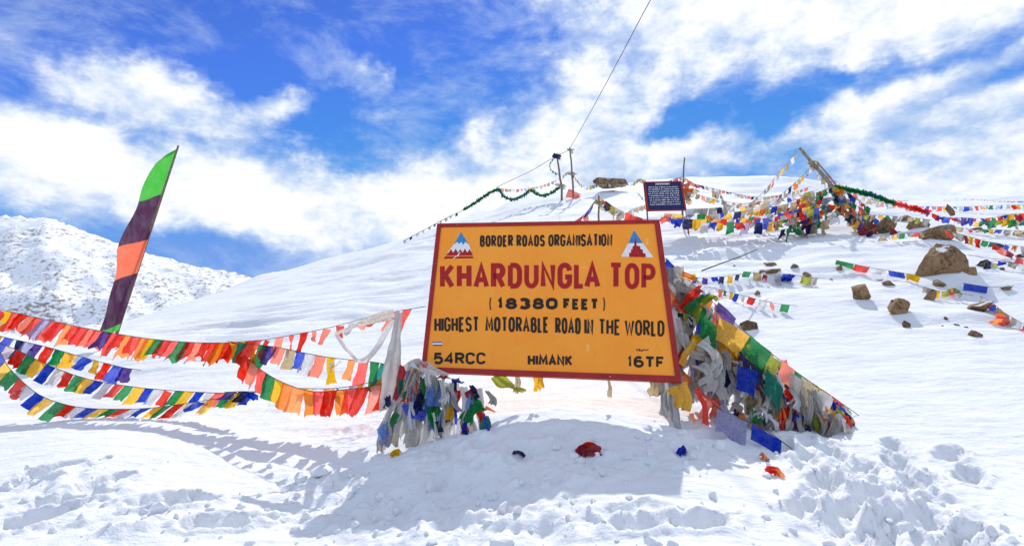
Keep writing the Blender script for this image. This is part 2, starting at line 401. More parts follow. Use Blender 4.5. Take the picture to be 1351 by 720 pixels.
def sheet(name, xs, ys, fn, mat):
    X, Y = np.meshgrid(xs, ys); Z = np.empty_like(X)
    for i in range(0, len(ys), 24): Z[i:i + 24] = fn(X[i:i + 24], Y[i:i + 24])
    co = np.stack([X, Y, Z], -1).reshape(-1, 3).astype(np.float32)
    nx, ny = len(xs), len(ys)
    idx = np.arange(nx * ny).reshape(ny, nx)
    q = np.stack([idx[:-1, :-1], idx[:-1, 1:], idx[1:, 1:], idx[1:, :-1]], -1).reshape(-1)
    nq = (nx - 1) * (ny - 1)
    me = bpy.data.meshes.new(name); me.vertices.add(nx * ny); me.vertices.foreach_set('co', co.reshape(-1))
    me.loops.add(nq * 4); me.loops.foreach_set('vertex_index', q.astype(np.int32))
    me.polygons.add(nq); me.polygons.foreach_set('loop_start', (np.arange(nq) * 4).astype(np.int32))
    me.polygons.foreach_set('use_smooth', np.ones(nq, bool))
    me.update(calc_edges=True); me.materials.append(mat)
    o = bpy.data.objects.new(name, me); C.objects.link(o); return o
def grow(a, b, s0, k):
    out = [a]; s = s0
    while out[-1] < b: out.append(out[-1] + s); s *= k
    return out
FINE = 0.018
xr = grow(3.4, 700, FINE, 1.022); xs = [-q for q in xr[::-1]] + list(np.arange(-3.4 + FINE, 3.4 - FINE / 2, FINE)) + xr
ysn = list(np.arange(2.6, 5.6, FINE)); yf = grow(ysn[-1] + FINE, 420, FINE, 1.0125)
yb = grow(2.6 - FINE, 3.0 + 2.6, FINE, 1.1)
yback = [2.6 - q for q in grow(FINE, 420, FINE, 1.18)][::-1]
gs = sheet('snow_ground', np.array(xs), np.array(yback + ysn + yf), snow_h, M_SNOW)
tag(gs, kind='structure')

# far mountain beyond the valley
def mountain():
    cols = [(-1100, 330), (-700, 300), (-300, 290), (-120, 300), (0, 287), (50, 286), (100, 303), (150, 322), (230, 345), (335, 367), (430, 392), (600, 420), (900, 440)]
    cu = [(p - CX) / F_PX for p, _ in cols]; cz = [ray(p, y).z * 460 for p, y in cols]
    def fn(x, y):
        u = x / np.maximum(y, 1)
        top = EYE + np.interp(u, cu, cz)
        t = np.clip((y - 190) / 270, 0, 1); t2 = np.clip((y - 460) / 300, 0, 1)
        s = t * t * (3 - 2 * t) * .35 + t * .65
        z = -75 + (top + 75) * s - t2 * 120
        ridge = 1 - np.abs(fbm(x * .012 + y * .006, y * .011, 4, .5, seed=90))
        z = z + (ridge - .75) * 15 * np.sin(np.pi * np.clip(t, .02, .97)) + fbm(x * .03, y * .03, 4, .55, seed=95) * 5.0 * np.clip(t * 3, 0, 1) * (.25 + .75 * np.clip((1 - t) * 4, 0, 1)) 
        return z + 1.6 * fbm(x * .16, y * .16, 3, .6, seed=97) * np.clip(t * 3, 0, 1)
    m, t = newmat('rocky_snow'); g = t.n('ShaderNodeNewGeometry'); pos = g.outputs['Position']
    mp = t.n('ShaderNodeMapping'); mp.inputs['Rotation'].default_value = (0, 0, .5); mp.inputs['Scale'].default_value = (.32, .20, .62); t.link(pos, mp.inputs[0])
    spk = t.noise(mp.outputs[0], 1.0, 5, .7); pat = t.noise(pos, .022, 4, .6)
    thr = t.m('MULTIPLY_ADD', t.m('SUBTRACT', pat, .5), -.36, .535)
    msk = t.mapr(t.m('SUBTRACT', spk, thr), 0.0, .07)
    big = t.mapr(t.noise(pos, .06, 5, .7), .66, .72)
    msk = t.m('MAXIMUM', t.m('MULTIPLY', msk, .85), t.m('MULTIPLY', big, t.mapr(spk, .40, .55)))
    rc = t.mix(t.noise(pos, .3, 3), (.14, .11, .09, 1), (.32, .24, .175, 1))
    col = t.mix(msk, (.86, .88, .92, 1), rc)
    b = principled(t, col, .8, .2); finish(t, b, t.noise(pos, .25, 6, .65), .45, 1.5)
    o = sheet('far_mountain', np.arange(-1000, 330, 3.2), np.concatenate([np.arange(185, 480, 2.6), np.arange(482, 780, 12)]), fn, m)
    tag(o, kind='structure')
mountain()

# ------------------------------------------------------------------ the big orange sign
def V(p): return Vector(p)
PAR = {}
def solve_board(px4, width):
    """four photographed corners TL TR BR BL -> a flat board of that width in space"""
    Rr = [ray(*p) for p in px4]
    A = np.array([list(Rr[0]), [-q for q in Rr[1]], list(Rr[2])]).T
    s = np.linalg.solve(A, np.array(list(Rr[3])))
    P = [Rr[0] * s[0], Rr[1] * s[1], Rr[2] * s[2], Rr[3]]
    k = width / (P[2] - P[3]).length
    return [p * k + Vector((0, 0, EYE)) for p in P]
BPX = [(577, 295.5), (870, 290.5), (899, 504), (555.5, 490.5)]
BTL, BTR, BBR, BBL = solve_board(BPX, 2.5)
BN = (BBR - BBL).cross(BTL - BBL).normalized()
if BN.y > 0: BN = -BN
def on_board(px, py, lift=0.0):
    d = ray(px, py); o = Vector((0, 0, EYE))
    t = (BBL - o).dot(BN) / d.dot(BN)
    return o + d * t + BN * lift

def A_(cx, cy, rx, ry, a0, a1, n=8):
    return [(cx + rx * math.cos(R(a0 + (a1 - a0) * i / n)), cy + ry * math.sin(R(a0 + (a1 - a0) * i / n))) for i in range(n + 1)]
_C = [(1, .74)] + A_(.5, .74, .5, .26, 10, 170, 7)[1:] + A_(.5, .26, .5, .26, 190, 350, 7)
_O = A_(.5, .68, .5, .32, 0, 180, 8) + A_(.5, .32, .5, .32, 180, 360, 8)
_O = _O + [_O[0]]
GL = {
    'A': [[(0, 0), (.5, 1), (1, 0)], [(.2, .33), (.8, .33)]],
    'B': [[(.05, 1), (.55, 1)] + A_(.55, .765, .36, .235, 80, -80, 6) + [(.05, .53)], [(.55, .53)] + A_(.58, .265, .42, .265, 80, -80, 6) + [(.05, 0)], [(.05, 0), (.05, 1)]],
    'C': [_C], 'D': [[(.05, 0), (.05, 1)], [(.05, 1), (.5, 1)] + A_(.5, .68, .5, .32, 80, 0, 5) + A_(.5, .32, .5, .32, 0, -80, 5) + [(.05, 0)]],
    'E': [[(1, 1), (0, 1), (0, 0), (1, 0)], [(0, .52), (.8, .52)]], 'F': [[(1, 1), (0, 1), (0, 0)], [(0, .5), (.8, .5)]],
    'G': [_C + [(1, .44), (.55, .44)]], 'H': [[(0, 0), (0, 1)], [(1, 0), (1, 1)], [(0, .5), (1, .5)]], 'I': [[(.5, 0), (.5, 1)]],
    'K': [[(0, 0), (0, 1)], [(1, 1), (.12, .46)], [(.3, .58), (1, 0)]], 'L': [[(0, 1), (0, 0), (1, 0)]],
    'M': [[(0, 0), (.08, 1), (.5, .25), (.92, 1), (1, 0)]], 'N': [[(0, 0), (0, 1), (1, 0), (1, 1)]], 'O': [_O], '0': [_O],
    'P': [[(.02, 0), (.02, 1), (.55, 1)] + A_(.55, .73, .45, .27, 80, -80, 8) + [(.02, .46)]],
    'R': [[(.02, 0), (.02, 1), (.55, 1)] + A_(.55, .75, .42, .25, 80, -80, 8) + [(.02, .5)], [(.5, .48), (1, 0)]],
    'S': [A_(.5, .74, .48, .26, 15, 250, 9) + A_(.5, .25, .5, .26, 80, -165, 9)], 'T': [[(0, 1), (1, 1)], [(.5, 1), (.5, 0)]],
    'U': [[(0, 1)] + A_(.5, .3, .5, .3, 180, 360, 9) + [(1, 1)]], 'W': [[(0, 1), (.25, 0), (.5, .85), (.75, 0), (1, 1)]],
    '1': [[(.15, .78), (.55, 1), (.55, 0)]], '3': [A_(.45, .75, .48, .25, 150, -80, 9), A_(.45, .26, .52, .27, 80, -150, 9)],
    '4': [[(.75, 0), (.75, 1), (.02, .3), (1, .3)]], '5': [[(.9, 1), (.15, 1), (.08, .55)] + A_(.48, .32, .5, .32, 110, -150, 10)],
    '6': [[(.85, .93)] + A_(.5, .62, .5, .38, 75, 180, 6) + A_(.5, .3, .5, .3, 180, 540, 14)],
    '8': [A_(.5, .76, .42, .24, 0, 360, 14), A_(.5, .27, .5, .27, 0, 360, 14)],
    '(': [A_(1, .5, .9, .62, 130, 230, 8)], ')': [A_(0, .5, .9, .62, 50, -50, 8)],
}
WID = {'I': .28, '1': .55, 'M': 1.25, 'W': 1.35, '(': .3, ')': .3, 'L': .78, 'F': .85, 'E': .88, 'A': 1.08}
def stroke(pts, w):
    """polyline -> left and right outline with mitred corners"""
    closed = (Vector((*pts[0], 0)) - Vector((*pts[-1], 0))).length < 1e-6
    P = [Vector(p) for p in pts]; n = len(P); Lp = []; Rp = []
    for i in range(n):
        a = P[i] - P[i - 1] if i else (P[0] - P[-2] if closed else P[1] - P[0])
        b = P[i + 1] - P[i] if i < n - 1 else (P[1] - P[0] if closed else P[-1] - P[-2])
        a = a.normalized(); b = b.normalized()
        na = Vector((-a.y, a.x)); nb = Vector((-b.y, b.x)); m = na + nb
        m = m.normalized() if m.length > 1e-4 else na
        k = min(1.9, 1 / max(.35, m.dot(na)))
        Lp.append(P[i] + m * w * .5 * k); Rp.append(P[i] - m * w * .5 * k)
    return Lp, Rp
def lettering(mb, text, quad, sw, gap=.28, lift=.002, proj=None, jit=.25):
    """quad = four pixels TL TR BR BL of the word's box, sw = brush width in pixels"""
    proj = proj or on_board
    TLq, TRq, BRq, BLq = [Vector(q) for q in quad]
    tot = sum(WID.get(c, 1) for c in text) + gap * (len(text) - 1); s = 0; layer = 0
    tot -= .2 * text.count('LA'); prev = ''
    for c in text:
        if prev == 'L' and c == 'A': s -= .2
        prev = c
        wd = WID.get(c, 1); s0 = s / tot; s1 = (s + wd) / tot; s += wd + gap
        W = ((TRq - TLq).length) * (s1 - s0); H = (BLq - TLq).length
        ix = min(.45, sw * .5 / max(W, .1)); iy = sw * .5 / H
        jx, jy = random.uniform(-jit, jit), random.uniform(-jit, jit)
        def mp(p):
            gx = ix + p[0] * (1 - 2 * ix); gy = iy + p[1] * (1 - 2 * iy)
            a = s0 + (s1 - s0) * gx
            top = TLq.lerp(TRq, a); bot = BLq.lerp(BRq, a)
            q = bot.lerp(top, gy); return Vector((q.x + jx, q.y + jy))
        for st in GL[c]:
            L_, R_ = stroke([mp(p) for p in st], sw * random.uniform(.94, 1.08))
            layer += 1; lf = lift + .00025 * (layer % 3)
            vs = [proj(p.x, p.y, lf) for p in L_] + [proj(p.x, p.y, lf) for p in R_]; n = len(L_)
            mb.add(vs, [(i, i + n, i + n + 1, i + 1) for i in range(n - 1)])
def poly_px(mb, pts, lift, proj=None):
    proj = proj or on_board
    mb.add([proj(x, y, lift) for x, y in pts], [tuple(range(len(pts)))[::-1]])
def cz(x, y): return (540 + x / 3.0, 280 + y / 3.0)     # measured on a 3x enlargement

def sign_paint():
    m, t = newmat('orange_sign_paint'); g = t.n('ShaderNodeNewGeometry'); pos = g.outputs['Position']
    n = t.noise(pos, 2.2, 5, .6); n2 = t.noise(pos, 30, 4, .6); n3 = t.noise(pos, 6, 6, .7)
    c = t.mix(t.mapr(n, .3, .7), (1.0, .322, .032, 1), (1.0, .375, .046, 1))
    mpn = t.n('ShaderNodeMapping'); mpn.inputs['Scale'].default_value = (3.5, 3.5, .35); t.link(pos, mpn.inputs[0])
    c = t.mix(t.m('MULTIPLY', t.mapr(t.noise(mpn.outputs[0], 3, 5, .65), .56, .74), .22), c, (.70, .22, .03, 1))   # run-off streaks
    c = t.mix(t.m('MULTIPLY', t.mapr(n3, .66, .72), .55), c, (.98, .62, .25, 1))                                  # rubbed spots
    c = t.mix(t.mapr(n2, .76, .80), c, (.30, .12, .03, 1))
    b = principled(t, c, t.mapr(n, .3, .7, .5, .65), .15); finish(t, b, t.noise(pos, 4, 4), .12, .02); return m
def frame_paint():
    m, t = newmat('red_frame_paint'); g = t.n('ShaderNodeNewGeometry'); pos = g.outputs['Position']
    n = t.noise(pos, 5, 6, .65); n2 = t.noise(pos, 26, 5, .7)
    c = t.mix(t.mapr(n, .3, .7), (.26, .010, .012, 1), (.42, .018, .018, 1))
    c = t.mix(t.mapr(n2, .68, .73), c, (.62, .50, .46, 1))
    b = principled(t, c, .5, .35); finish(t, b, n2, .15, .005); return m
M_ORANGE = sign_paint(); M_FRAME = frame_paint()
M_BLACKP = plain('black_lettering', (.022, .014, .010), .5, .3, .4, 30, coord='Object')
M_REDP = plain('red_lettering', (.40, .004, .009), .45, .35, .15, 14)
M_BLUEP = plain('blue_emblem_paint', (.03, .24, .52), .5, .3, .15, 30)
M_WHITEP = plain('white_emblem_paint', (.80, .79, .77), .5, .3, .08, 30)

def big_sign():
    base = (BBL + BBR) / 2; base = Vector((base.x, base.y, gz(base.x, base.y)))
    t = thing('highway_sign', 'large orange roadside sign with dark red frame naming the mountain pass', 'sign', base); O = base
    nrm = BN
    MB(O).slab([BBL, BBR, BTR, BTL], nrm, .022).build('panel', M_ORANGE, t, False)
    # frame: four mitred bars, proud of the panel
    def bar(p0, p1, p2, p3): return MB(O).slab([p + nrm * .012 for p in (p0, p1, p2, p3)], nrm, .046)
    def inset(px, py): return on_board(px, py)
    iTL, iTR, iBR, iBL = inset(582, 300), inset(863.5, 295), inset(890.5, 496), inset(562, 484.2)
    for q in ((BTL, iTL, iTR, BTR), (BTR, iTR, iBR, BBR), (BBR, iBR, iBL, BBL), (BBL, iBL, iTL, BTL)):
        bar(*q).build('frame_bar', M_FRAME, t, False)
    # steel props behind the board down into the snow
    for f in (.045, .97):
        a = BBL.lerp(BBR, f) - nrm * .07; top = BTL.lerp(BTR, f) - nrm * .07
        foot = a + (a - top).normalized() * .9
        MB(O).tube([foot, a, top - (top - a) * .06], .028, 8).build('post', M_METAL, t)
    def word(txt, x0, x1, t0, t1, b0, b1, sw, mat=M_BLACKP, gap=.10, jit=.12):
        x0 += 2; x1 -= 2
        mb = MB(O); lettering(mb, txt, [cz(x0, t0), cz(x1, t1), cz(x1, b1), cz(x0, b0)], sw, gap, jit=jit)
        return mb.build('lettering', mat, t, False)
    word('BORDER', 277, 413, 92, 90, 138, 137, 2.8); word('ROADS', 422, 539, 90, 89, 137, 136, 2.8); word('ORGANISATION', 548, 806, 88, 85, 136, 135, 2.8)
    word('KHARDUNGLA', 120, 757, 203, 197, 303, 303, 6.6, M_REDP, .13, .3); word('TOP', 787, 978, 198, 204, 303, 309, 6.6, M_REDP, .11, .3)
    word('(', 314, 334, 334, 334, 390, 390, 1.7); word('18380', 346, 589, 339, 338, 384, 385, 4.3, M_BLACKP, .16)
    word('FEET', 608, 752, 341, 342, 385, 387, 4.0, M_BLACKP, .16); word(')', 757, 778, 334, 334, 394, 394, 1.7)
    word('HIGHEST', 97, 279, 416, 412, 473, 473, 3.1); word('MOTORABLE', 299, 555, 413, 414, 472, 478, 3.2); word('ROAD', 575, 681, 416, 417, 480, 483, 3.2)
    word('IN', 692, 731, 419, 420, 483, 484, 3.2); word('THE', 747, 838, 421, 423, 484, 487, 3.1); word('WORLD', 850, 1012, 424, 428, 487, 492, 3.2)
    word('54RCC', 94, 306, 555, 553, 601, 602, 3.3); word('HIMANK', 467, 648, 562, 565, 606, 608, 3.2); word('16TF', 860, 1013, 567, 571, 613, 617, 3.4)
    # emblem with the snow peak
    e = MB(O); poly_px(e, [cz(205, 78), cz(236, 128), cz(220, 146), cz(205, 132), cz(190, 144), cz(176, 128)], .0018); eo = e.build('emblem', M_BLUEP, t, False); eo['label'] = 'blue white and red mountain emblem'
    e = MB(O); poly_px(e, [cz(176, 128), cz(190, 118), cz(198, 126), cz(206, 118), cz(214, 130), cz(222, 117), cz(236, 128), cz(248, 160), cz(152, 160)], .0022); e.build('snow_cap', M_WHITEP, eo, False)
    e = MB(O); zig = [cz(156 + i * 9.2, (146 if i % 2 else 160) - (2 if i in (3, 7) else 0)) for i in range(11)]
    poly_px(e, [cz(146, 171)] + zig + [cz(251, 171)], .0027); poly_px(e, [cz(137, 184), cz(142, 175), cz(252, 175), cz(255, 182)], .0027); e.build('red_slope', M_REDP, eo, False)
    e = MB(O); poly_px(e, [cz(186, 176), cz(192, 176), cz(203, 158), cz(199, 158)], .0031); poly_px(e, [cz(172, 184), cz(177, 184), cz(188, 174), cz(184, 174)], .0031); e.build('road_line', M_WHITEP, eo, False)
    # emblem with the stepped monument
    c7 = lambda x, y: (780 + x / 7.2, 290 + y / 7.2)
    e = MB(O); poly_px(e, [c7(406, 98), c7(352, 222), c7(492, 222)][::-1], .0018); eo = e.build('emblem', M_BLUEP, t, False); eo['label'] = 'blue white triangle emblem with red stepped monument'
    e = MB(O); poly_px(e, [c7(352, 222), c7(492, 222), c7(592, 356), c7(284, 350)], .0018); e.build('white_field', M_WHITEP, eo, False)
    e = MB(O); st = [(360, 352), (360, 312), (378, 312), (378, 280), (392, 280), (392, 256), (408, 246), (410, 190), (418, 165), (428, 190), (432, 246), (464, 250), (468, 278), (490, 284), (492, 314), (516, 320), (518, 355)]
    poly_px(e, [c7(*p) for p in st], .0025); e.build('monument', M_REDP, eo, False)
    # small sticker and a scribble
    e = MB(O)
    poly_px(e, [cz(91, 511), cz(130, 511), cz(130, 516), cz(91, 516)], .0022); e.build('sticker', M_BLUEP, t, False)
    e = MB(O); poly_px(e, [cz(93, 518), cz(130, 517), cz(131, 523), cz(93, 523)], .0022); e.build('sticker', M_WHITEP, t, False)
    e = MB(O); poly_px(e, [cz(95, 524.5), cz(130, 524.5), cz(130, 528), cz(95, 528)], .0022); e.build('sticker', M_BLACKP, t, False)
    e = MB(O)
    for pts in ([(898, 540), (903, 548), (909, 541), (913, 550)], [(911, 541), (918, 549), (924, 543)], [(922, 549), (930, 542), (940, 546), (947, 541)]):
        L_, R_ = stroke([cz(*p) for p in pts], 1.0); n = len(L_)
        e.add([on_board(p.x, p.y, .002) for p in L_] + [on_board(p.x, p.y, .002) for p in R_], [(i, i + n, i + n + 1, i + 1) for i in range(n - 1)])
    e.build('scribble', M_BLACKP, t, False)
    return t
big_sign()

# ------------------------------------------------------------------ cloth builders
def cloth_quad(A, B, h, wave=.03, curl=0.0, nu=5, nv=6, taper=0.0, fray=0.0, seed=None):
    rg = random.Random(seed if seed is not None else random.random())
    ph, ph2, fr = rg.uniform(0, 6.28), rg.uniform(0, 6.28), rg.uniform(.6, 1.3)
    ax = B - A; n = ax.cross(h); n = n.normalized() if n.length > 1e-6 else Vector((0, -1, 0))
    vs = []
    for j in range(nv + 1):
        tt = j / nv
        for i in range(nu + 1):
            s = i / nu
            k = .5 + (s - .5) * (1 - taper * tt)
            p = A + ax * k + h * tt * (1 + (fray * rg.uniform(-1, 1) if j == nv else 0))
            w = wave * (math.sin(6.28 * s * fr + ph + tt * 1.6) * (.25 + tt) + .5 * math.sin(9 * tt + ph2 + 4 * s) * tt)
            p = p + n * (w + curl * tt * tt) + ax * (.10 * wave / max(.02, ax.length) * math.sin(7 * tt + ph2) * tt)
            vs.append(p)
    fs = [(j * (nu + 1) + i, j * (nu + 1) + i + 1, (j + 1) * (nu + 1) + i + 1, (j + 1) * (nu + 1) + i) for j in range(nv) for i in range(nu)]
    return vs, fs
def ribbon(path, width, n=18, folds=2, amp=.35, side=None, w_end=None, seed=None, nu=8):
    n = int(n * 1.4)
    """a scarf: strip with lengthwise folds along a path"""
    rg = random.Random(seed if seed is not None else random.random())
    P = spline(path, n); vs = []; ph = rg.uniform(0, 6.28); ph2 = rg.uniform(0, 6.28)
    for j, p in enumerate(P):
        t = j / (n - 1); tg = (P[min(j + 1, n - 1)] - P[max(j - 1, 0)]).normalized()
        sd = Vector(side) if side else Vector((1, .25, 0)); sd = (sd - tg * sd.dot(tg))
        if sd.length < 1e-3: sd = tg.cross(Vector((0, 1, 0)))
        sd.normalize(); nn = tg.cross(sd)
        a = .5 * math.sin(t * 3.1 + ph2); s2 = sd * math.cos(a) + nn * math.sin(a); n2 = nn * math.cos(a) - sd * math.sin(a)
        w = width * (1 + ((w_end or width) / width - 1) * t) * (1 + .18 * math.sin(5 * t + ph))
        for i in range(nu + 1):
            s = i / nu - .5
            f = amp * w / (folds * 2) * math.sin(6.28 * folds * s + ph + 1.5 * math.sin(4 * t + ph2))
            q = p + s2 * (w * s) + n2 * f
            q = q + mnoise.noise_vector(q * (5.0 / max(.35, width * 5)) + Vector((ph * 9, ph2 * 5, 0))) * (.13 * width * min(1, t * 3))
            if j == n - 1: q = q + tg * rg.uniform(-.3, .25) * width
            vs.append(q)
    fs = [(j * (nu + 1) + i, j * (nu + 1) + i + 1, (j + 1) * (nu + 1) + i + 1, (j + 1) * (nu + 1) + i) for j in range(n - 1) for i in range(nu)]
    return vs, fs
def solid_cloth(name, vf, key, root):
    o = MB(root.location).add(*vf).build(name, CLOTH[key], root); return o

def pts3(pl):
    out = []
    for p in pl:
        if len(p) == 2: q = on_snow(p[0], p[1] + 11); out.append(at(p[0], p[1], q.y - .02))
        elif isinstance(p, Vector): out.append(p)
        else: out.append(at(*p))
    return out
def flag_string(label, pl, cols, w, h, gap=.1, wind=(-.25, 0), wave=.12, group=None, skip=0.0, cord_r=.004, jit=.2, lay=False, taper=0., fray=.07, start=0., end=1., curl=.0, cycle=True, minz=True, mess=.15):
    """cord with flags; w, h in metres; wind = sideways / forward lean of the hem per unit of drop"""
    P = pts3(pl); L = path_len(spline(P, 60)); cn = max(12, int(L / max(w, .05)) * 2)
    Pc = spline(P, cn); o = Pc[0]
    t = thing('prayer_flag_string', label, 'flag string', o, group)
    MB(o).tube(Pc, cord_r, 4).build('cord', M_CORD, t)
    pitch = w * (1 + gap); n = max(1, int(L * (end - start) / pitch)); dense = spline(P, 400)
    def on(s): 
        f = max(0, min(.9999, s / L)) * 399; i = int(f); return dense[i].lerp(dense[i + 1], f - i)
    for k in range(n):
        if random.random() < skip: continue
        s0 = L * start + k * pitch + random.uniform(0, .12) * w; s1 = s0 + w * random.uniform(1 - jit, 1 + .3 * jit)
        A, B = on(s0), on(s1)
        hh = h * random.uniform(1 - jit, 1 + jit * .6)
        wx = wind[0] + random.uniform(-.18, .18); wy = wind[1] + random.uniform(-.2, .2)
        hv = Vector((wx, wy, -1)).normalized() * hh
        if mess and random.random() < mess:
            wx += random.uniform(-.7, .7); wy += random.uniform(-.6, .3); hh *= random.uniform(.55, 1); hv = Vector((wx, wy, -1)).normalized() * hh
            B = A.lerp(B, random.uniform(.6, 1)) + Vector((0, random.uniform(-.25, .25) * w, -random.uniform(0, .25) * w))
        if lay: hv = Vector((wx, -1, 0)).normalized() * hh
        if minz:
            M_ = (A + B) / 2 + hv; zg = gz(M_.x, M_.y) + .015
            if M_.z < zg:
                hv.z += (zg - M_.z) 
        c = cols[k % len(cols)] if cycle else random.choice(cols)
        vs, fs = cloth_quad(A, B, hv, wave * w, curl * random.uniform(-1, 1) * h, nu=4, nv=5, taper=taper * random.random(), fray=fray)
        MB(o).add(vs, fs).build('flag', CLOTH[c], t)
    return t

# ------------------------------------------------------------------ strings left of the sign
flag_string('topmost red prayer flag string sagging from the left edge to the sign', [(-60, 396, 7.6), (0, 408, 7.5), (120, 434, 7.3), (210, 448, 7.1), (285, 452, 6.9), (350, 448, 6.6)],
            'rsrrorryrrsrlrrorrsrprroroygrrg', .185, .29, -.34, (-.5, .0), .2, fray=.2, mess=.08)
flag_string('sparse pink pennants on the cord rising to the left frame of the sign', [(350, 448, 6.6), (430, 433, 6.2), (500, 415, 5.9), (562, 404, 5.66)],
            'rsrrssrws', .15, .24, .25, (-.35, .0), .18, taper=.8, skip=.08, mess=.3)
flag_string('dark blue and yellow flag string under the red one at the left border', [(-70, 425, 7.5), (0, 443, 7.4), (60, 457, 7.3), (110, 471, 7.2), (160, 484, 7.1), (186, 488, 7.05)],
            'rbpgnybnlprgyyby', .17, .25, -.05, (-.5, .0), .25, mess=.35)
flag_string('middle multicoloured flag string with blue white red green yellow at the left', [(-60, 425, 7.1), (0, 452, 7.0), (30, 465, 7.0), (65, 482, 7.0), (110, 498, 6.95), (155, 507, 6.9), (215, 514, 6.8), (290, 518, 6.65), (345, 517, 6.5)],
            'bwrgy', .155, .23, -.06, (-.7, .0), .16, mess=.15)
flag_string('lowest multicoloured flag string dipping deepest at the left border', [(-40, 400, 6.9), (0, 464, 6.75), (12, 485, 6.75), (45, 516, 6.75), (75, 530, 6.75), (115, 538, 6.72), (180, 539, 6.7), (230, 534, 6.65), (290, 525, 6.6)],
            'wbygr', .155, .26, -.08, (-1.0, .0), .14, mess=.1)
flag_string('short dark purple bunched flags at the end of the middle left string', [(296, 517, 6.6), (320, 516, 6.55), (352, 517, 6.5)], 'pnbl', .17, .14, .0, (-.5, .1), .5, mess=.6)
flag_string('mixed green blue white orange flag string sagging just left of the sign', [(300, 450, 6.8), (360, 457, 6.5), (405, 466, 6.2), (440, 472, 6.0), (490, 477, 5.7), (530, 483, 5.45), (550, 478, 5.35)],
            'ytogpsdbwsyworgtostor', .18, .27, -.06, (-.2, .0), .18, jit=.25, mess=.12)
flag_string('translucent red and orange flags on the low swag beside the white scarf', [(322, 468, 6.6), (345, 488, 6.4), (375, 505, 6.2), (412, 516, 6.0), (450, 514, 5.8), (500, 508, 5.55), (527, 502, 5.4)],
            'rsrgyooorrorrsr', .19, .28, -.14, (-.12, .0), .12, jit=.1, mess=.0)
flag_string('orange and yellow flag pieces above the low swag', [(395, 512, 6.15), (440, 512, 5.95), (480, 506, 5.7), (528, 494, 5.45)], 'ywoblyoy', .17, .10, .05, (-.2, .0), .2, mess=.3)

def scarf(name, label, pieces, cat='scarf', loc=None, group=None):
    """pieces: (part name, path of pixel/depth points, width, end width, folds, material)"""
    t = None
    for pn, pl, w, we, fo, key in pieces:
        P = pts3(pl)
        if t is None: t = thing(name, label, cat, loc or P[-1], group)
        solid_cloth(pn, ribbon(P, w, 20, fo, .5, w_end=we), key, t)
    return t
scarf('hanging_scarf', 'long white ceremonial scarf hanging from the cord left of the sign', [
    ('tail', [(527, 411, 5.56), (523, 440, 5.42), (518, 490, 5.3), (512, 542, 5.2)], .09, .19, 2, 'khata'),
    ('loop', [(525, 416, 5.56), (510, 436, 5.52), (494, 462, 5.48), (474, 477, 5.45), (458, 462, 5.5), (444, 441, 5.54)], .05, .06, 1, 'khata'),
    ('knot', [(520, 414, 5.54), (500, 418, 5.53), (470, 430, 5.52), (443, 440, 5.52)], .10, .07, 2, 'k')])

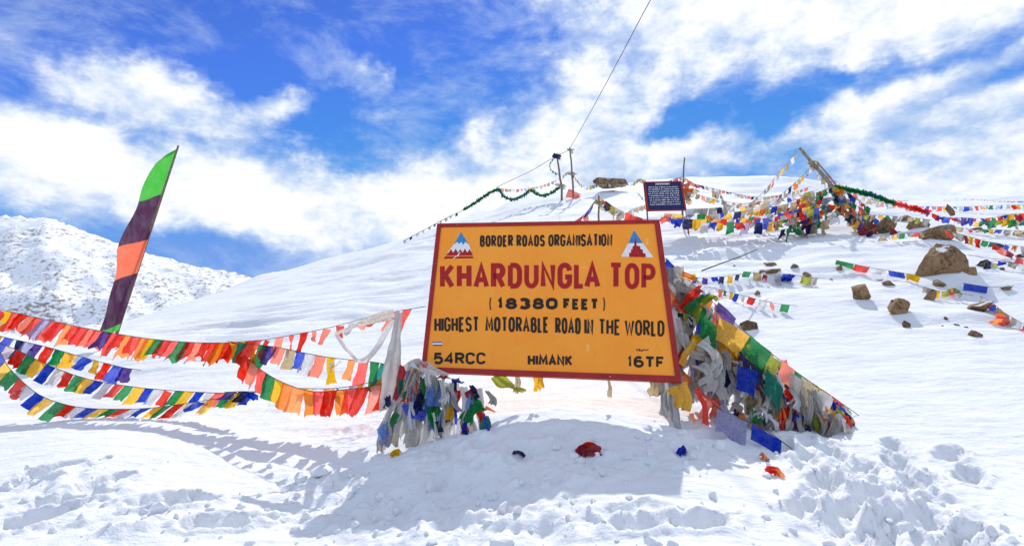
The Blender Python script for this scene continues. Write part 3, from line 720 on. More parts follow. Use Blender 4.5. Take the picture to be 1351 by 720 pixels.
# heap of scarves and flags at the lower left corner of the sign
cl = thing('scarf_heap', 'tangle of coloured flags and white scarves draped on the lower left sign corner', 'scarf heap', on_snow(560, 590))
def piece(name, pl, w, we, fo, key, root, amp=.6, n=16): solid_cloth(name, ribbon(pts3(pl), w, n, fo, amp, w_end=we), key, root)
heap = [('k', [(548, 488, 5.28), (535, 520, 5.15), (522, 556, 5.05), (512, 588, 4.98)], .10, .16), ('khata', [(560, 480, 5.2), (545, 500, 5.1), (533, 540, 5.02), (525, 575, 4.98)], .12, .17),
        ('khata_grey', [(545, 505, 5.12), (543, 535, 5.03), (546, 568, 4.98), (540, 590, 4.92)], .12, .15), ('khata', [(575, 505, 5.1), (570, 540, 5.02), (565, 580, 4.95), (560, 598, 4.9)], .10, .18),
        ('w', [(596, 505, 5.1), (594, 540, 5.0), (590, 575, 4.92)], .12, .16), ('khata', [(610, 510, 5.1), (616, 540, 5.0), (612, 580, 4.9)], .10, .16), ('khata', [(632, 512, 5.1), (634, 545, 5.0), (640, 585, 4.88)], .08, .07),
        ('khata_grey', [(618, 548, 4.98), (627, 566, 4.93), (632, 590, 4.86)], .05, .05), ('r', [(556, 510, 5.06), (545, 520, 5.03), (532, 530, 5.0)], .12, .05), ('b', [(534, 532, 5.0), (546, 542, 4.97), (560, 546, 4.95)], .14, .10),
        ('c', [(573, 507, 5.02), (574, 525, 4.98), (574, 537, 4.96)], .17, .16), ('g', [(572, 536, 4.97), (575, 552, 4.93), (577, 566, 4.9)], .15, .08), ('g', [(560, 503, 5.06), (572, 506, 5.05), (584, 505, 5.05)], .07, .05),
        ('m', [(580, 496, 5.07), (588, 499, 5.06)], .10, .07), ('y', [(593, 535, 4.95), (594, 545, 4.93), (592, 553, 4.92)], .09, .07), ('r', [(602, 515, 5.0), (604, 522, 4.98), (599, 530, 4.96)], .07, .08),
        ('n', [(600, 503, 5.06), (612, 505, 5.05)], .06, .04), ('m', [(617, 515, 5.02), (624, 525, 5.0)], .09, .07), ('n', [(622, 508, 5.04), (630, 525, 4.98)], .05, .06), ('g', [(634, 530, 5.0), (622, 540, 4.96), (614, 556, 4.92)], .16, .12),
        ('r', [(632, 543, 4.95), (636, 556, 4.92)], .06, .06), ('o', [(640, 537, 4.97), (654, 543, 4.95)], .03, .02), ('m', [(532, 482, 5.3), (528, 505, 5.2), (521, 528, 5.1)], .10, .05), ('g', [(526, 546, 5.0), (516, 560, 4.97)], .09, .06),
        ('y', [(547, 485, 5.15), (548, 500, 5.1)], .09, .06), ('l', [(542, 480, 5.25), (538, 505, 5.15)], .10, .08), ('n', [(578, 555, 4.9), (582, 570, 4.88)], .06, .05), ('w', [(548, 478, 5.18), (562, 486, 5.12), (580, 492, 5.1)], .16, .07),
        ('khata', [(538, 490, 5.2), (556, 478, 5.16), (572, 486, 5.12), (592, 496, 5.08)], .13, .05), ('t', [(530, 500, 5.2), (527, 520, 5.12)], .06, .05), ('b', [(596, 503, 5.08), (606, 500, 5.1)], .05, .05), ('s', [(556, 476, 5.13), (562, 484, 5.1)], .05, .05)]
for key, pl, w, we in heap:
    piece('scarf' if key.startswith('khata') or key == 'k' else 'flag', pl, w, we, 2, key, cl)

rg = random.Random(21)
for k in range(70):
    px = rg.gauss(572, 30); px = min(642, max(510, px)); top = np.interp(px, [510, 545, 600, 645], [520, 485, 500, 512]) + abs(rg.gauss(0, 22)); dp = np.interp(px, [510, 645], [5.2, 5.08]) + rg.uniform(-.12, .02) - (top - 490) * .0018
    a = at(px, top, dp); ln = rg.uniform(.08, .30); lean = (px - 572) / 300
    b = Vector((a.x + lean * ln + rg.uniform(-.07, .07), a.y - rg.uniform(0, .08), 0)); b.z = max(a.z - ln, gz(b.x, b.y) - .01)
    key = rg.choice(['khata', 'khata_grey', 'k', 'w', 'khata', 'w', 'khata_grey', 'khata', 'n', 'g', 'r', 'b', 'y', 'm', 'l', 'c', 't', 'd'])
    wd = rg.uniform(.025, .06)
    solid_cloth('scarf' if key in ('khata', 'khata_grey', 'k', 'w') else 'flag', ribbon([a, (a + b) / 2 + Vector((rg.uniform(-.03, .03), -.04, 0)), b], wd, 12, 2, .9, w_end=wd * rg.uniform(.8, 2.2), seed=300 + k), key, cl)

# ------------------------------------------------------------------ strings right of the sign
rt = BTR.lerp(BBR, .24)
R1 = [(878, 340, 5.62), (905, 366, 5.6), (938, 396, 5.62), (975, 430, 5.65), (1010, 460, 5.7), (1060, 497, 5.75), (1100, 524, 5.7), (1136, 550, 5.6)]
R2 = [(884, 392, 5.5), (905, 424, 5.48), (938, 456, 5.46), (975, 487, 5.42), (1015, 512, 5.38), (1060, 548, 5.3)]
R0 = [(880, 346, 5.75), (915, 380, 5.8), (955, 420, 5.85), (1000, 466, 5.85), (1050, 506, 5.85), (1110, 545, 5.7)]
flag_string('outer guy cord of faded flags from the right sign edge to the snow', R1, 'bwkosdlpyegtyrkdkwkdkwkd', .17, .24, .03, (-.3, -.3), .2, jit=.3, mess=.35)
flag_string('inner guy cord with large green yellow and blue flags right of the sign', R2, 'wkkgyyrbbgtrkkwdk', .20, .28, .03, (-.3, -.35), .2, jit=.3, mess=.35)
flag_string('rear guy cord of worn white flags behind the right sign edge', R0, 'kwdkswkw', .19, .24, .05, (-.2, -.1), .25, jit=.3, mess=.5)
flag_string('dull green and yellow flags slung between the right guy cords', [(905, 386, 5.55), (925, 402, 5.52), (950, 428, 5.5), (985, 462, 5.5), (1020, 492, 5.5)], 'egyyegbtgr', .20, .26, .04, (-.3, -.3), .2, mess=.35)
sc = thing('scarf_drape', 'curtain of grey white ceremonial scarves under the right guy cords', 'scarf heap', on_snow(1000, 560))
rg = random.Random(5)
for k in range(120):
    f = rg.random() ** 1.0; src = [R1, R2, R0][k % 3]; P = spline(pts3(src), 60)
    a = P[int(f * 57)] + Vector((rg.uniform(-.05, .05), rg.uniform(.05, .22), -.02)); ln = rg.uniform(.25, .62) * (1 - .35 * f)
    dx = rg.uniform(-.16, .14); zg = gz(a.x + dx, a.y - .1) + .03
    zb = max(a.z - ln, zg)
    b = Vector((a.x + dx, a.y + rg.uniform(-.16, .10), zb)); mid = (a + b) / 2 + Vector((rg.uniform(-.05, .05), rg.uniform(-.08, .02), -.02))
    key = rg.choice(['khata', 'khata', 'khata_grey', 'khata_grey', 'k', 'd', 'w', 'k'])
    solid_cloth('scarf', ribbon([a, mid, b], rg.uniform(.03, .07), 16, 3, .9, w_end=rg.uniform(.06, .17), side=(1, rg.uniform(-.4, .4), 0), seed=k), key, sc)
for k in range(60):
    px = rg.uniform(915, 1085); top = np.interp(px, [900, 940, 1000, 1060, 1090], [440, 470, 500, 528, 535]) + rg.uniform(-18, 16); dp = 5.32 + rg.uniform(-.08, .06)
    a = at(px, top, dp); ln = rg.uniform(.14, .36); dx = rg.uniform(-.12, .08); b = Vector((a.x + dx, a.y - rg.uniform(.0, .12), 0)); b.z = max(a.z - ln, gz(b.x, b.y) + .01)
    solid_cloth('scarf', ribbon([a, (a + b) / 2 + Vector((rg.uniform(-.03, .03), -.03, 0)), b], rg.uniform(.025, .05), 14, 2, .9, w_end=rg.uniform(.03, .10), seed=900 + k), rg.choice(['khata', 'khata_grey', 'k', 'd', 'w', 'khata_grey', 'khata']), sc)
for key, pl, w, we in [('khata', [(888, 420, 5.35), (892, 450, 5.25), (886, 488, 5.2), (880, 505, 5.2)], .12, .15), ('khata_grey', [(900, 440, 5.3), (912, 462, 5.2), (930, 470, 5.2)], .15, .12), ('y', [(918, 448, 5.2), (905, 470, 5.15), (898, 482, 5.12)], .07, .07),
                       ('khata', [(925, 450, 5.2), (945, 475, 5.15), (935, 495, 5.1)], .18, .16), ('khata_grey', [(930, 480, 5.12), (938, 500, 5.05), (932, 512, 5.02)], .26, .18), ('s', [(888, 395, 5.45), (902, 410, 5.4), (912, 392, 5.45)], .10, .09),
                       ('r', [(900, 410, 5.38), (912, 392, 5.4), (925, 378, 5.45)], .12, .08), ('m', [(916, 384, 5.42), (928, 384, 5.42)], .06, .05), ('o', [(900, 360, 5.5), (918, 368, 5.5)], .07, .06), ('y', [(912, 364, 5.48), (922, 372, 5.46)], .07, .06),
                       ('g', [(906, 412, 5.35), (925, 396, 5.4), (940, 390, 5.45)], .10, .07), ('e', [(926, 400, 5.38), (940, 392, 5.42), (948, 396, 5.42)], .07, .05), ('l', [(918, 398, 5.4), (930, 388, 5.42)], .08, .08), ('k', [(890, 352, 5.55), (894, 375, 5.5), (910, 385, 5.48)], .22, .14)]:
    piece('scarf' if key.startswith('k') else 'flag', pl, w, we, 2, key, sc, .7)
def flag_px(root, key, x0, y0, x1, y1, xb, yb, dp):
    A, B = at(x0, y0, dp), at(x1, y1, dp); bt = at(xb, yb, dp - .05); o_ = cloth_quad(A, B, bt - (A + B) / 2, .025, .0, 6, 7, fray=.05)
    solid_cloth('flag', o_, key, root)
up = [(884, 350), (935, 396), (1000, 452), (1060, 500), (1130, 547)]; dn = [(884, 512), (930, 545), (980, 558), (1060, 562), (1130, 552)]
for k in range(190):
    px = 886 + (1118 - 886) * rg.random() ** 1.15; yu = np.interp(px, *zip(*up)); yd = np.interp(px, *zip(*dn)); v = rg.random() ** .85; py = yu + (yd - yu) * v * .93
    dp = 5.62 - .42 * v + rg.uniform(-.06, .06); a = at(px, py, dp); ln = rg.uniform(.08, .26)
    b = Vector((a.x + rg.uniform(-.14, .05), a.y - rg.uniform(0, .08), 0)); b.z = max(a.z - ln, gz(b.x, b.y) - .02)
    if a.z < b.z + .02: a.z = b.z + .06
    key = rg.choice(['khata', 'khata', 'khata_grey', 'k', 'd', 'w', 'khata', 'khata_grey', 'w', 'k', 'l', 'y', 'g', 'e', 'b', 'r', 's', 'o', 'n', 't'])
    wd = rg.uniform(.04, .10)
    solid_cloth('scarf' if key in ('khata', 'khata_grey', 'k', 'w', 'd') else 'flag', ribbon([a, (a + b) / 2 + Vector((rg.uniform(-.03, .03), -.03, 0)), b], wd, 11, 2, .7, w_end=wd * rg.uniform(.8, 1.7), seed=1200 + k), key, sc)
for f in [('g', 925, 412, 945, 430, 932, 452, 5.3), ('y', 915, 440, 945, 458, 922, 470, 5.26), ('y', 950, 418, 992, 445, 966, 462, 5.42), ('g', 990, 442, 1018, 465, 990, 478, 5.42), ('p', 948, 398, 972, 420, 954, 422, 5.5),
          ('b', 974, 482, 1000, 490, 984, 518, 5.2), ('n', 975, 462, 1005, 492, 990, 500, 5.28), ('t', 1012, 486, 1034, 512, 1020, 532, 5.2), ('k', 930, 470, 952, 480, 938, 508, 5.15), ('e', 1014, 465, 1028, 476, 1012, 500, 5.45),
          ('d', 1058, 496, 1080, 512, 1064, 540, 5.4), ('s', 1032, 474, 1048, 488, 1036, 508, 5.42), ('khata', 1082, 514, 1100, 526, 1086, 545, 5.4), ('khata_grey', 1042, 490, 1060, 502, 1046, 530, 5.38)]:
    flag_px(sc, *f)
scarf('knotted_scarf', 'twisted red and white scarf tied along the right guy cord', [
    ('red_wrap', [(1030, 512, 5.32), (1042, 524, 5.3), (1056, 537, 5.27), (1066, 547, 5.24)], .07, .05, 2, 'r'), ('white_wrap', [(942, 462, 5.42), (965, 475, 5.4), (1000, 492, 5.36), (1030, 513, 5.32)], .07, .05, 2, 'khata'),
    ('knot', [(1036, 516, 5.27), (1046, 524, 5.25)], .12, .09, 3, 'r'), ('loose_end', [(1034, 475, 5.6), (1040, 490, 5.55), (1036, 503, 5.5)], .05, .06, 1, 'r')], 'scarf')
flag_string('low cord with lavender blue and yellow flags lying at the foot of the sign', [(925, 515, 5.0), (950, 540, 4.9), (985, 555, 4.8), (1012, 568, 4.75), (1045, 592, 4.65)], 'lby', .27, .26, .06, (-.25, -.3), .08, jit=.1, start=.22)
cr = thing('red_streamer', 'thin red streamer hanging under the right sign corner', 'scarf', on_snow(932, 560))
piece('streamer', [(919, 512, 4.95), (929, 532, 4.88), (931, 560, 4.8)], .05, .06, 1, 'r', cr); piece('streamer', [(920, 514, 4.95), (935, 526, 4.9), (950, 537, 4.88)], .02, .02, 1, 'r', cr)
for nm, lb, px in [('yellow_cloth', 'crumpled yellow cloth hung below the right sign corner', [('y', [(893, 508, 4.9), (900, 522, 4.86), (896, 536, 4.84)], .2, .18), ('o', [(912, 545, 4.8), (916, 558, 4.78)], .04, .03)]),
                   ('green_cloth', 'greenish brown printed flag hanging under the sign lower edge', [('e', [(655, 493, 5.27), (666, 506, 5.25), (690, 514, 5.22)], .12, .12), ('d', [(682, 494, 5.25), (684, 506, 5.23), (680, 518, 5.22)], .06, .06)]),
                   ('gold_cloth', 'bright yellow flag corner peeping below the sign lower edge', [('y', [(709, 495, 5.24), (710, 503, 5.22), (711, 513, 5.2)], .13, .10)]),
                   ('beige_cloth', 'limp beige flag under the lower edge near the right sign corner', [('d', [(803, 500, 5.12), (805, 512, 5.1), (804, 524, 5.09)], .04, .05), ('d', [(862, 502, 5.02), (866, 511, 5.0), (868, 522, 4.99)], .16, .14), ('khata', [(884, 502, 5.0), (882, 520, 4.97), (886, 545, 4.93)], .10, .14), ('khata_grey', [(874, 502, 5.0), (877, 525, 4.97), (875, 548, 4.93)], .06, .10), ('k', [(893, 505, 4.97), (889, 530, 4.93), (892, 556, 4.88)], .07, .10)])]:
    r_ = None
    for key, pl, w, we in px:
        if r_ is None: r_ = thing(nm, lb, 'flag', pts3(pl)[-1])
        piece('cloth', pl, w, we, 2, key, r_)
# flags dropped in the snow
def dropped(label, px, py, cols, size):
    c = on_snow(px, py); t = thing('dropped_flag', label, 'flag', c)
    for i, k in enumerate(cols):
        a = random.uniform(0, 6.28); d = Vector((math.cos(a), math.sin(a) * .6, 0)) * size
        p0 = c + Vector((random.uniform(-.3, .3) * size, random.uniform(-.2, .2) * size, 0)); P = []
        for s in (-.5, -.15, .2, .5):
            q = p0 + d * s; P.append(Vector((q.x, q.y, gz(q.x, q.y) + .012 + .25 * size * (1 - 3 * s * s) * random.uniform(.2, 1))))
        solid_cloth('cloth', ribbon(P, size * .5, 14, 2, .7, side=(-d.y, d.x, .2)), k, t)
dropped('crumpled dark red flag lying in the sign shadow', 778, 601, 'mrm', .16)
dropped('thin dark blue flag scrap half buried below the sign', 683, 602, 'n', .10)
dropped('bright blue flag scrap on snow by the right shadow edge', 905, 600, 'bb', .11)
dropped('yellow flag scrap in the snow below the scarf heap', 523, 600, 'yy', .10)
dropped('orange and red knotted flag scrap on the trampled snow', 1020, 626, 'ror', .12)
dropped('yellow ribbon end lying above the red scrap', 1008, 606, 'od', .13)

# ------------------------------------------------------------------ tall banner on the left
def banner():
    base = at(148, 440, 11.5); base.z = gz(base.x, base.y) - .1; tip = at(235.5, 192, 11.2)
    t = thing('banner_flag', 'tall leaning banner flag banded green purple and orange', 'banner', base)
    MB(base).tube([base, base.lerp(tip, .5), tip], [.034, .028, .02], 8).build('pole', M_WOOD, t)
    edge = lambda y: at(156 + (234 - 156) * (437 - y) / (437 - 197), y, 11.3)
    left = [(437, 133), (400, 141), (368, 150), (345, 152), (330, 155), (310, 165), (290, 174), (270, 182), (250, 187), (225, 196), (213, 203), (209.5, 208), (198, 233)]
    def lx(y):
        ys_ = [q[0] for q in left][::-1]; xs_ = [q[1] for q in left][::-1]; return float(np.interp(y, ys_, xs_))
    m_lg = cloth_mat('bright_green', (.05, .50, .03), .0, .45); m_pu = cloth_mat('dark_purple', (.10, .035, .085), .0, .3); m_or = cloth_mat('orange_red', (.92, .15, .05), .0, .45)
    for y0, y1, m in [(197.5, 262, m_lg), (262, 322, m_pu), (322, 366, m_or), (366, 433, m_pu), (433, 441, m_lg)]:
        vs = []; nu, nv = 6, 10
        for j in range(nv + 1):
            for i in range(nu + 1):
                s = i / nu; yy = y0 + (y1 - y0) * j / nv
                # bands slope: the free edge hangs lower than the pole edge
                ye = yy - (6 if y0 > 200 and j == 0 or y1 < 438 and j == nv else 6 * min(1, 1)) * (1 if yy > 200 else 0)
                R_ = edge(min(ye, 440)); ly = yy + (4 if yy > 200 else 0); Lq = at(lx(ly), ly, 11.3)
                p = R_.lerp(Lq, s); p.y += .05 * math.sin(5.5 * s + yy * .04) * s + .03 * math.sin(yy * .09 + 2 * s) * s
                vs.append(p)
        fs = [(j * (nu + 1) + i, j * (nu + 1) + i + 1, (j + 1) * (nu + 1) + i + 1, (j + 1) * (nu + 1) + i) for j in range(nv) for i in range(nu)]
        MB(base).add(vs, fs).build('band', m, t)
banner()

# ------------------------------------------------------------------ summit poles, wire, garlands
def pole(label, name, path, rad, mat, wraps=(), cat='pole'):
    P = [p if isinstance(p, Vector) else at(*p) for p in path]; b = P[0].copy(); g = gz(b.x, b.y)
    foot = Vector((b.x, b.y, min(b.z, g) - .15)); t = thing(name, label, cat, foot)
    pts = spline([foot] + P, 9)
    pts = [p + Vector((random.uniform(-.3, .3) * rad, 0, 0)) for p in pts]
    MB(foot).tube(pts, [rad * (1.15 - .4 * i / 8) for i in range(9)], 8).build('shaft', mat, t)
    for f, s, key in wraps:
        c = foot.lerp(P[-1], f)
        solid_cloth('wrap', ribbon([c + Vector((-.6 * s, -.03, .2 * s)), c + Vector((0, -.06, 0)), c + Vector((.6 * s, -.02, -.25 * s))], s, 10, 3, .9), key, t)
    return t
def G(px, depth): 
    x = (px - CX) / F_PX * depth; return Vector((x, depth, gz(x, depth)))
pole('left wooden summit pole carrying the green garland', 'summit_pole', [at(741, 250, 27), at(738, 228, 27), at(734.5, 203, 27)], .055, M_WOOD, [(.95, .35, 'n'), (.35, .4, 'k')])
pole('right taller summit pole where the long wire is tied', 'summit_pole', [at(756, 249, 27), at(754, 222, 27), at(752, 195, 27)], .05, M_WOOD, [(.5, .3, 'k'), (.95, .25, 'k'), (.12, .5, 's')])
w0 = at(752, 195.5, 27); w1 = at(857, 0, 14.2); w2 = w1 + (w1 - w0) * 1.6
o = MB(w0).tube([w0.lerp(w2, i / 30) - Vector((0, 0, .55 * 4 * (i / 30) * (1 - i / 30))) + Vector((0, 0, .50 * 4 * .37 * .63 * min(1, (i / 30) / .37))) for i in range(31)], .012, 5).build('overhead_wire', M_WIRE, None); o.location = w0
tag(o, 'long dark wire rising from the summit pole over the viewer', 'wire')
o = MB(w0).tube([at(752, 198, 27), at(735, 205, 27), at(700, 226, 26.8), at(655, 247, 26.5)], .013, 5).build('guy_wire', M_WIRE, None); o.location = w0
tag(o, 'straight thin guy wire from the summit poles down to the garland', 'wire')
def garland(label, pl, cols, rad, n, fluff=.8, drop=0):
    P = spline(pts3(pl), n); o = P[0]; t = thing('tinsel_garland', label, 'garland', o)
    MB(o).tube(P, rad * .3, 5).build('cord', M_CORD, t)
    seg = len(P) // len(cols); 
    for ci, key in enumerate(cols):
        mb = MB(o)
        for p in P[ci * seg:(ci + 1) * seg + 1]:
            for k in range(5):
                d = Vector((random.gauss(0, 1), random.gauss(0, 1), random.gauss(0, 1) - drop)).normalized() * rad * random.uniform(.8, 1.7)
                e = d.cross(Vector((random.random(), .3, .5))).normalized() * rad * .5
                mb.add([p - e, p + e, p + d + e * .5, p + d - e * .5], [(0, 1, 2, 3)])
        mb.build('tinsel', CLOTH[key], t)
garland('green tinsel garland looping in swags left of the summit poles', [(612, 277, 26), (632, 264, 26.2), (656, 250, 26.5), (664, 259, 26.5), (677, 263, 26.6), (690, 258, 26.7), (700, 251, 26.8), (708, 256, 26.8), (718, 258, 26.9), (730, 253, 27), (738, 247, 27)], 'gtg', .085, 190)
flag_string('thin dark cord with tiny rags along the left skyline', [(532, 318, 24), (560, 303, 24.5), (590, 287, 25.3), (612, 277, 26)], 'kndk', .16, .14, 1.2, (0, 0), .3, cord_r=.012)
flag_string('short green cord dangling from the top of the left summit pole', [(733, 206, 27), (726, 215, 27), (727, 224, 27), (738, 231, 27)], 'tg', .12, .10, .5, (0, 0), .3, cord_r=.02)
flag_string('faded tiny flags strung behind the garland on the skyline', [(655, 248, 27.2), (680, 250, 27.4), (710, 246, 27.6), (738, 236, 27.3)], 'kskdwsl', .17, .16, .25, (0, 0), .3)
flag_string('bead like rag string from the summit poles over the round rock', [(742, 232, 27), (752, 226, 27), (760, 236, 27), (772, 246, 27), (790, 243, 27), (812, 243, 27), (834, 242, 27), (842, 236, 27), (852, 238, 24)], 'kdkwekd', .15, .17, .1, (0, 0), .35)

# ------------------------------------------------------------------ small blue notice board
def notice_board():
    D = 17.0
    q = [at(849.5, 240, D), at(899, 239, D - .1), at(905.5, 277.5, D - .3), at(854, 278.5, D - .2)]
    TL, TR, BR, BL = q; n = (BR - BL).cross(TL - BL).normalized()
    if n.y > 0: n = -n
    c = (BL + BR) / 2; base = Vector((c.x, c.y, gz(c.x, c.y))); t = thing('notice_board', 'small dark blue notice board with white text and red frame', 'notice board', base)
    blue = plain('blue_board_paint', (.012, .018, .10), .5, .3, .2, 8)
    MB(base).slab([BL, BR, TR, TL], n, .03).build('panel', blue, t, False)
    def uv(u, v, lift): return BL.lerp(BR, u).lerp(TL.lerp(TR, u), v) + n * lift
    f = .035
    for a in (((0, 0), (1, 0), (1 - f, f), (f, f)), ((1, 0), (1, 1), (1 - f, 1 - f), (1 - f, f)), ((1, 1), (0, 1), (f, 1 - f), (1 - f, 1 - f)), ((0, 1), (0, 0), (f, f), (f, 1 - f))):
        MB(base).slab([uv(u, v, .015) for u, v in a], n, .05).build('frame_bar', M_FRAME, t, False)
    def pr(px, py, lift): return uv((px) / 100, py / 100, lift)
    # the text is too small to read in the photograph: short strokes set in lines
    mb = MB(base); rg = random.Random(3); x = 30
    while x < 66:
        w = rg.uniform(2.2, 3.6); h = 5
        mb.add([pr(x, 89, .004), pr(x + w, 89, .004), pr(x + w, 89 + h, .004), pr(x, 89 + h, .004)], [(0, 1, 2, 3)]); x += w + 1.1
    mb.build('title_line', M_WHITEP, t, False)
    for r in range(9):
        mb = MB(base); y = 79 - r * 7.4; x = 8 + rg.uniform(0, 3)
        while x < 88:
            w = rg.uniform(.8, 2.0); h = rg.uniform(2.2, 4.4)
            mb.add([pr(x, y, .004), pr(x + w, y + rg.uniform(-.6, .6), .004), pr(x + w, y + h, .004), pr(x, y + h, .004)], [(0, 1, 2, 3)])
            x += w + (rg.uniform(.7, 1.4) if rg.random() < .8 else 3)
        mb.build('text_line', M_WHITEP, t, False)
    for a, b in ((TL, BL), (TR, BR)):
        ft = b + (b - a).normalized() * .6; ft.z = min(ft.z, gz(ft.x, ft.y) - .15)
        MB(base).tube([a - n * .05, b - n * .05, ft - n * .05], .025, 8).build('post', M_FRAME, t)
    return TR
tr = notice_board()
pole('thin dark stick rising above the right corner of the notice board', 'stick', [at(900, 262, 17.3), at(901, 240, 17.3), at(903, 208, 17.3)], .03, M_WOOD, [(.62, .25, 's'), (.55, .4, 'o'), (.5, .5, 'd')])
flag_string('row of reddish rags along the top edge of the notice board', [(880, 240, 17.1), (890, 236, 17.2), (901, 234, 17.25), (912, 240, 17.2), (925, 247, 17.3)], 'osdrkd', .12, .12, .0, (0, -.2), .4)

# ------------------------------------------------------------------ leaning pole with the mound of flags
DP = 17.0
ptop = at(1055, 195, DP)
pole('thick leaning weathered pole rising from the flag mound', 'leaning_pole', [at(1140, 300, DP), at(1102, 250, DP), ptop], .062, M_WOODG, [(.80, .26, 'd'), (.77, .22, 'k'), (.95, .14, 'k'), (.42, .3, 't'), (.32, .35, 'g')])
pole('thinner pole leaning beside the thick weathered one', 'leaning_pole', [at(1128, 285, DP - .15), at(1100, 240, DP - .1), at(1078, 214, DP - .1)], .035, M_WOODG)
S = dict(gap=-.12, wave=.28, jit=.4, mess=.45)
flag_string('faded yellowish flags from the pole tip down to the left', [(1053, 199, DP), (1030, 225, DP), (1008, 252, DP), (985, 272, DP)], 'kwdykrd', .16, .22, .5, (-.1, 0), .3, skip=.1)
flag_string('sparse rags on the cord from the pole knot to the left', [(1072, 218, DP), (1050, 240, DP - .2), (1022, 262, DP - .3), (985, 282, DP - .5)], 'wlydonkd', .17, .20, .35, (0, 0), .3)
flag_string('thin bead like cord between the notice stick and the leaning pole', [(906, 240, 17.3), (935, 247, 17.4), (965, 254, 17.5), (1000, 260, 17.5), (1035, 256, 17.3), (1070, 246, DP)], 'kdkrnkw', .11, .11, .15, (0, 0), .4)
flag_string('brown tangled rag cord hanging right of the notice board', [(938, 252, 16.8), (950, 255, 16.6), (957, 268, 16.4), (975, 275, 16.2)], 'dkdwk', .15, .2, .0, (0, 0), .4)
flag_string('upper row of bright flags running left from the flag mound', [(876, 282, 15.6), (915, 283, 15.4), (955, 281, 15.4), (1000, 276, 15.6), (1045, 268, 16), (1090, 258, 16.6)], 'eyngkbwsgyodbrlwyk', .26, .27, cycle=False, **S)
flag_string('middle row of bright flags running left from the flag mound', [(872, 286, 15), (905, 289, 14.8), (945, 289, 14.8), (995, 286, 15), (1040, 279, 15.4), (1085, 268, 16)], 'rbbnyygorwbygrwlkb', .24, .30, **S)
flag_string('lowest row of bright flags hanging almost to the snow', [(925, 294, 14.6), (960, 293, 14.4), (1000, 294, 14.4), (1035, 290, 14.8), (1070, 282, 15.4), (1095, 272, 16)], 'wbygrlknbykegwdob', .24, .28, **S)
for i, (lb, pl, cols) in enumerate([
    ('dense flag row over the left flank of the mound', [(1035, 272, 16), (1060, 268, 16.1), (1085, 262, 16.3), (1108, 258, 16.5)], 'bynyrgklrwo'),
    ('dense flag row just under the leaning pole', [(1040, 282, 15.6), (1065, 276, 15.8), (1090, 270, 16), (1118, 268, 16.2)], 'yrwgtrkslyo'),
    ('flag row wrapped low round the front of the mound', [(1042, 292, 15.2), (1065, 288, 15.3), (1088, 281, 15.5), (1112, 280, 15.8)], 'lkrtgmyokdw'),
    ('bottom flag row at the snow edge of the mound', [(1030, 303, 14.8), (1055, 299, 14.9), (1078, 293, 15), (1098, 288, 15.2)], 'kdgmwkrdnk'),
    ('flag row draped over the right flank of the mound', [(1100, 256, 16.5), (1118, 268, 16.3), (1134, 282, 16), (1150, 294, 15.6), (1165, 304, 15.2)], 'gtyrbnkmsgkdn'),
    ('third flag row hugging the foot of the leaning pole', [(1098, 262, 16.2), (1114, 276, 16), (1130, 288, 15.8), (1146, 300, 15.3)], 'gtrybnmskdow'),
    ('outer flag row trailing from the mound to the brown block', [(1118, 262, 16.4), (1138, 276, 16.1), (1158, 290, 15.6), (1176, 300, 15)], 'rsmgnkbtdkw'),
    ('second flag row on the right flank of the mound', [(1110, 272, 16), (1126, 285, 15.7), (1142, 298, 15.2), (1158, 310, 14.8)], 'ynbrmkgsnkd')]):
    flag_string(lb, pl, cols, .27, .36, cycle=False, gap=-.35, wave=.35, jit=.45, mess=.75)
flag_string('faded flag row between the notice board and the mound top', [(905, 276, 16.4), (945, 274, 16.2), (985, 268, 16.2), (1030, 262, 16.4), (1080, 250, 16.8)], 'kdywkeknsbdwky', .25, .27, cycle=False, **S)
flag_string('brown and yellow rags bunched left of the mound', [(975, 272, 15.9), (1000, 274, 15.7), (1025, 272, 15.7), (1050, 266, 15.9)], 'dkdyekowdb', .26, .26, cycle=False, **S)
flag_string('bright flag row in front of the mound left of the snow hump', [(985, 290, 14.6), (1010, 288, 14.7), (1035, 284, 14.9), (1060, 278, 15.2), (1080, 274, 15.5)], 'gybwkrlebyd', .26, .30, cycle=False, **S)
flag_string('flag row slung over the leaning pole across the mound top', [(1050, 264, 16.4), (1078, 254, 16.6), (1102, 246, 16.8), (1125, 258, 16.6), (1150, 276, 16.2)], 'bgkyrtwnsgoyk', .26, .36, cycle=False, gap=-.4, wave=.3, jit=.45, mess=.7)
flag_string('frayed rags hanging along the underside of the leaning pole', [(1066, 212, 17.1), (1080, 228, 17.1), (1095, 246, 17.05), (1112, 264, 16.9)], 'kdwklnkd', .2, .22, cycle=False, gap=.1, wave=.3, jit=.4, mess=.6)
flag_string('thin faded string fanning from the notice board across the crest', [(906, 252, 17), (940, 262, 16.6), (975, 268, 16.4), (1010, 270, 16.2)], 'kwdskyw', .15, .16, gap=.1, wave=.3, mess=.4)
flag_string('pale string from the pole knot to the skyline right of the mound', [(1080, 225, 17), (1110, 244, 17.4), (1150, 264, 18), (1215, 274, 18.5)], 'wkslwyd', .16, .18, gap=.2, wave=.3, mess=.3)
flag_string('second tiny flag line on the skyline at the right border', [(1215, 272, 20), (1265, 273, 20), (1310, 271, 20), (1380, 270, 20)], 'wbkrydg', .17, .17, gap=.2, wave=.3, mess=.3)
flag_string('rag line lying under the slanting slab below the boulder', [(1218, 378), (1240, 384), (1262, 386), (1285, 390)], 'kyerkd', .13, .12, gap=.1, wave=.3, mess=.6)
flag_string('dark blue rag line at the right border beside the boulder', [(1300, 346), (1320, 344), (1340, 347), (1375, 352)], 'nkbkwn', .15, .14, gap=.2, wave=.3, mess=.6)
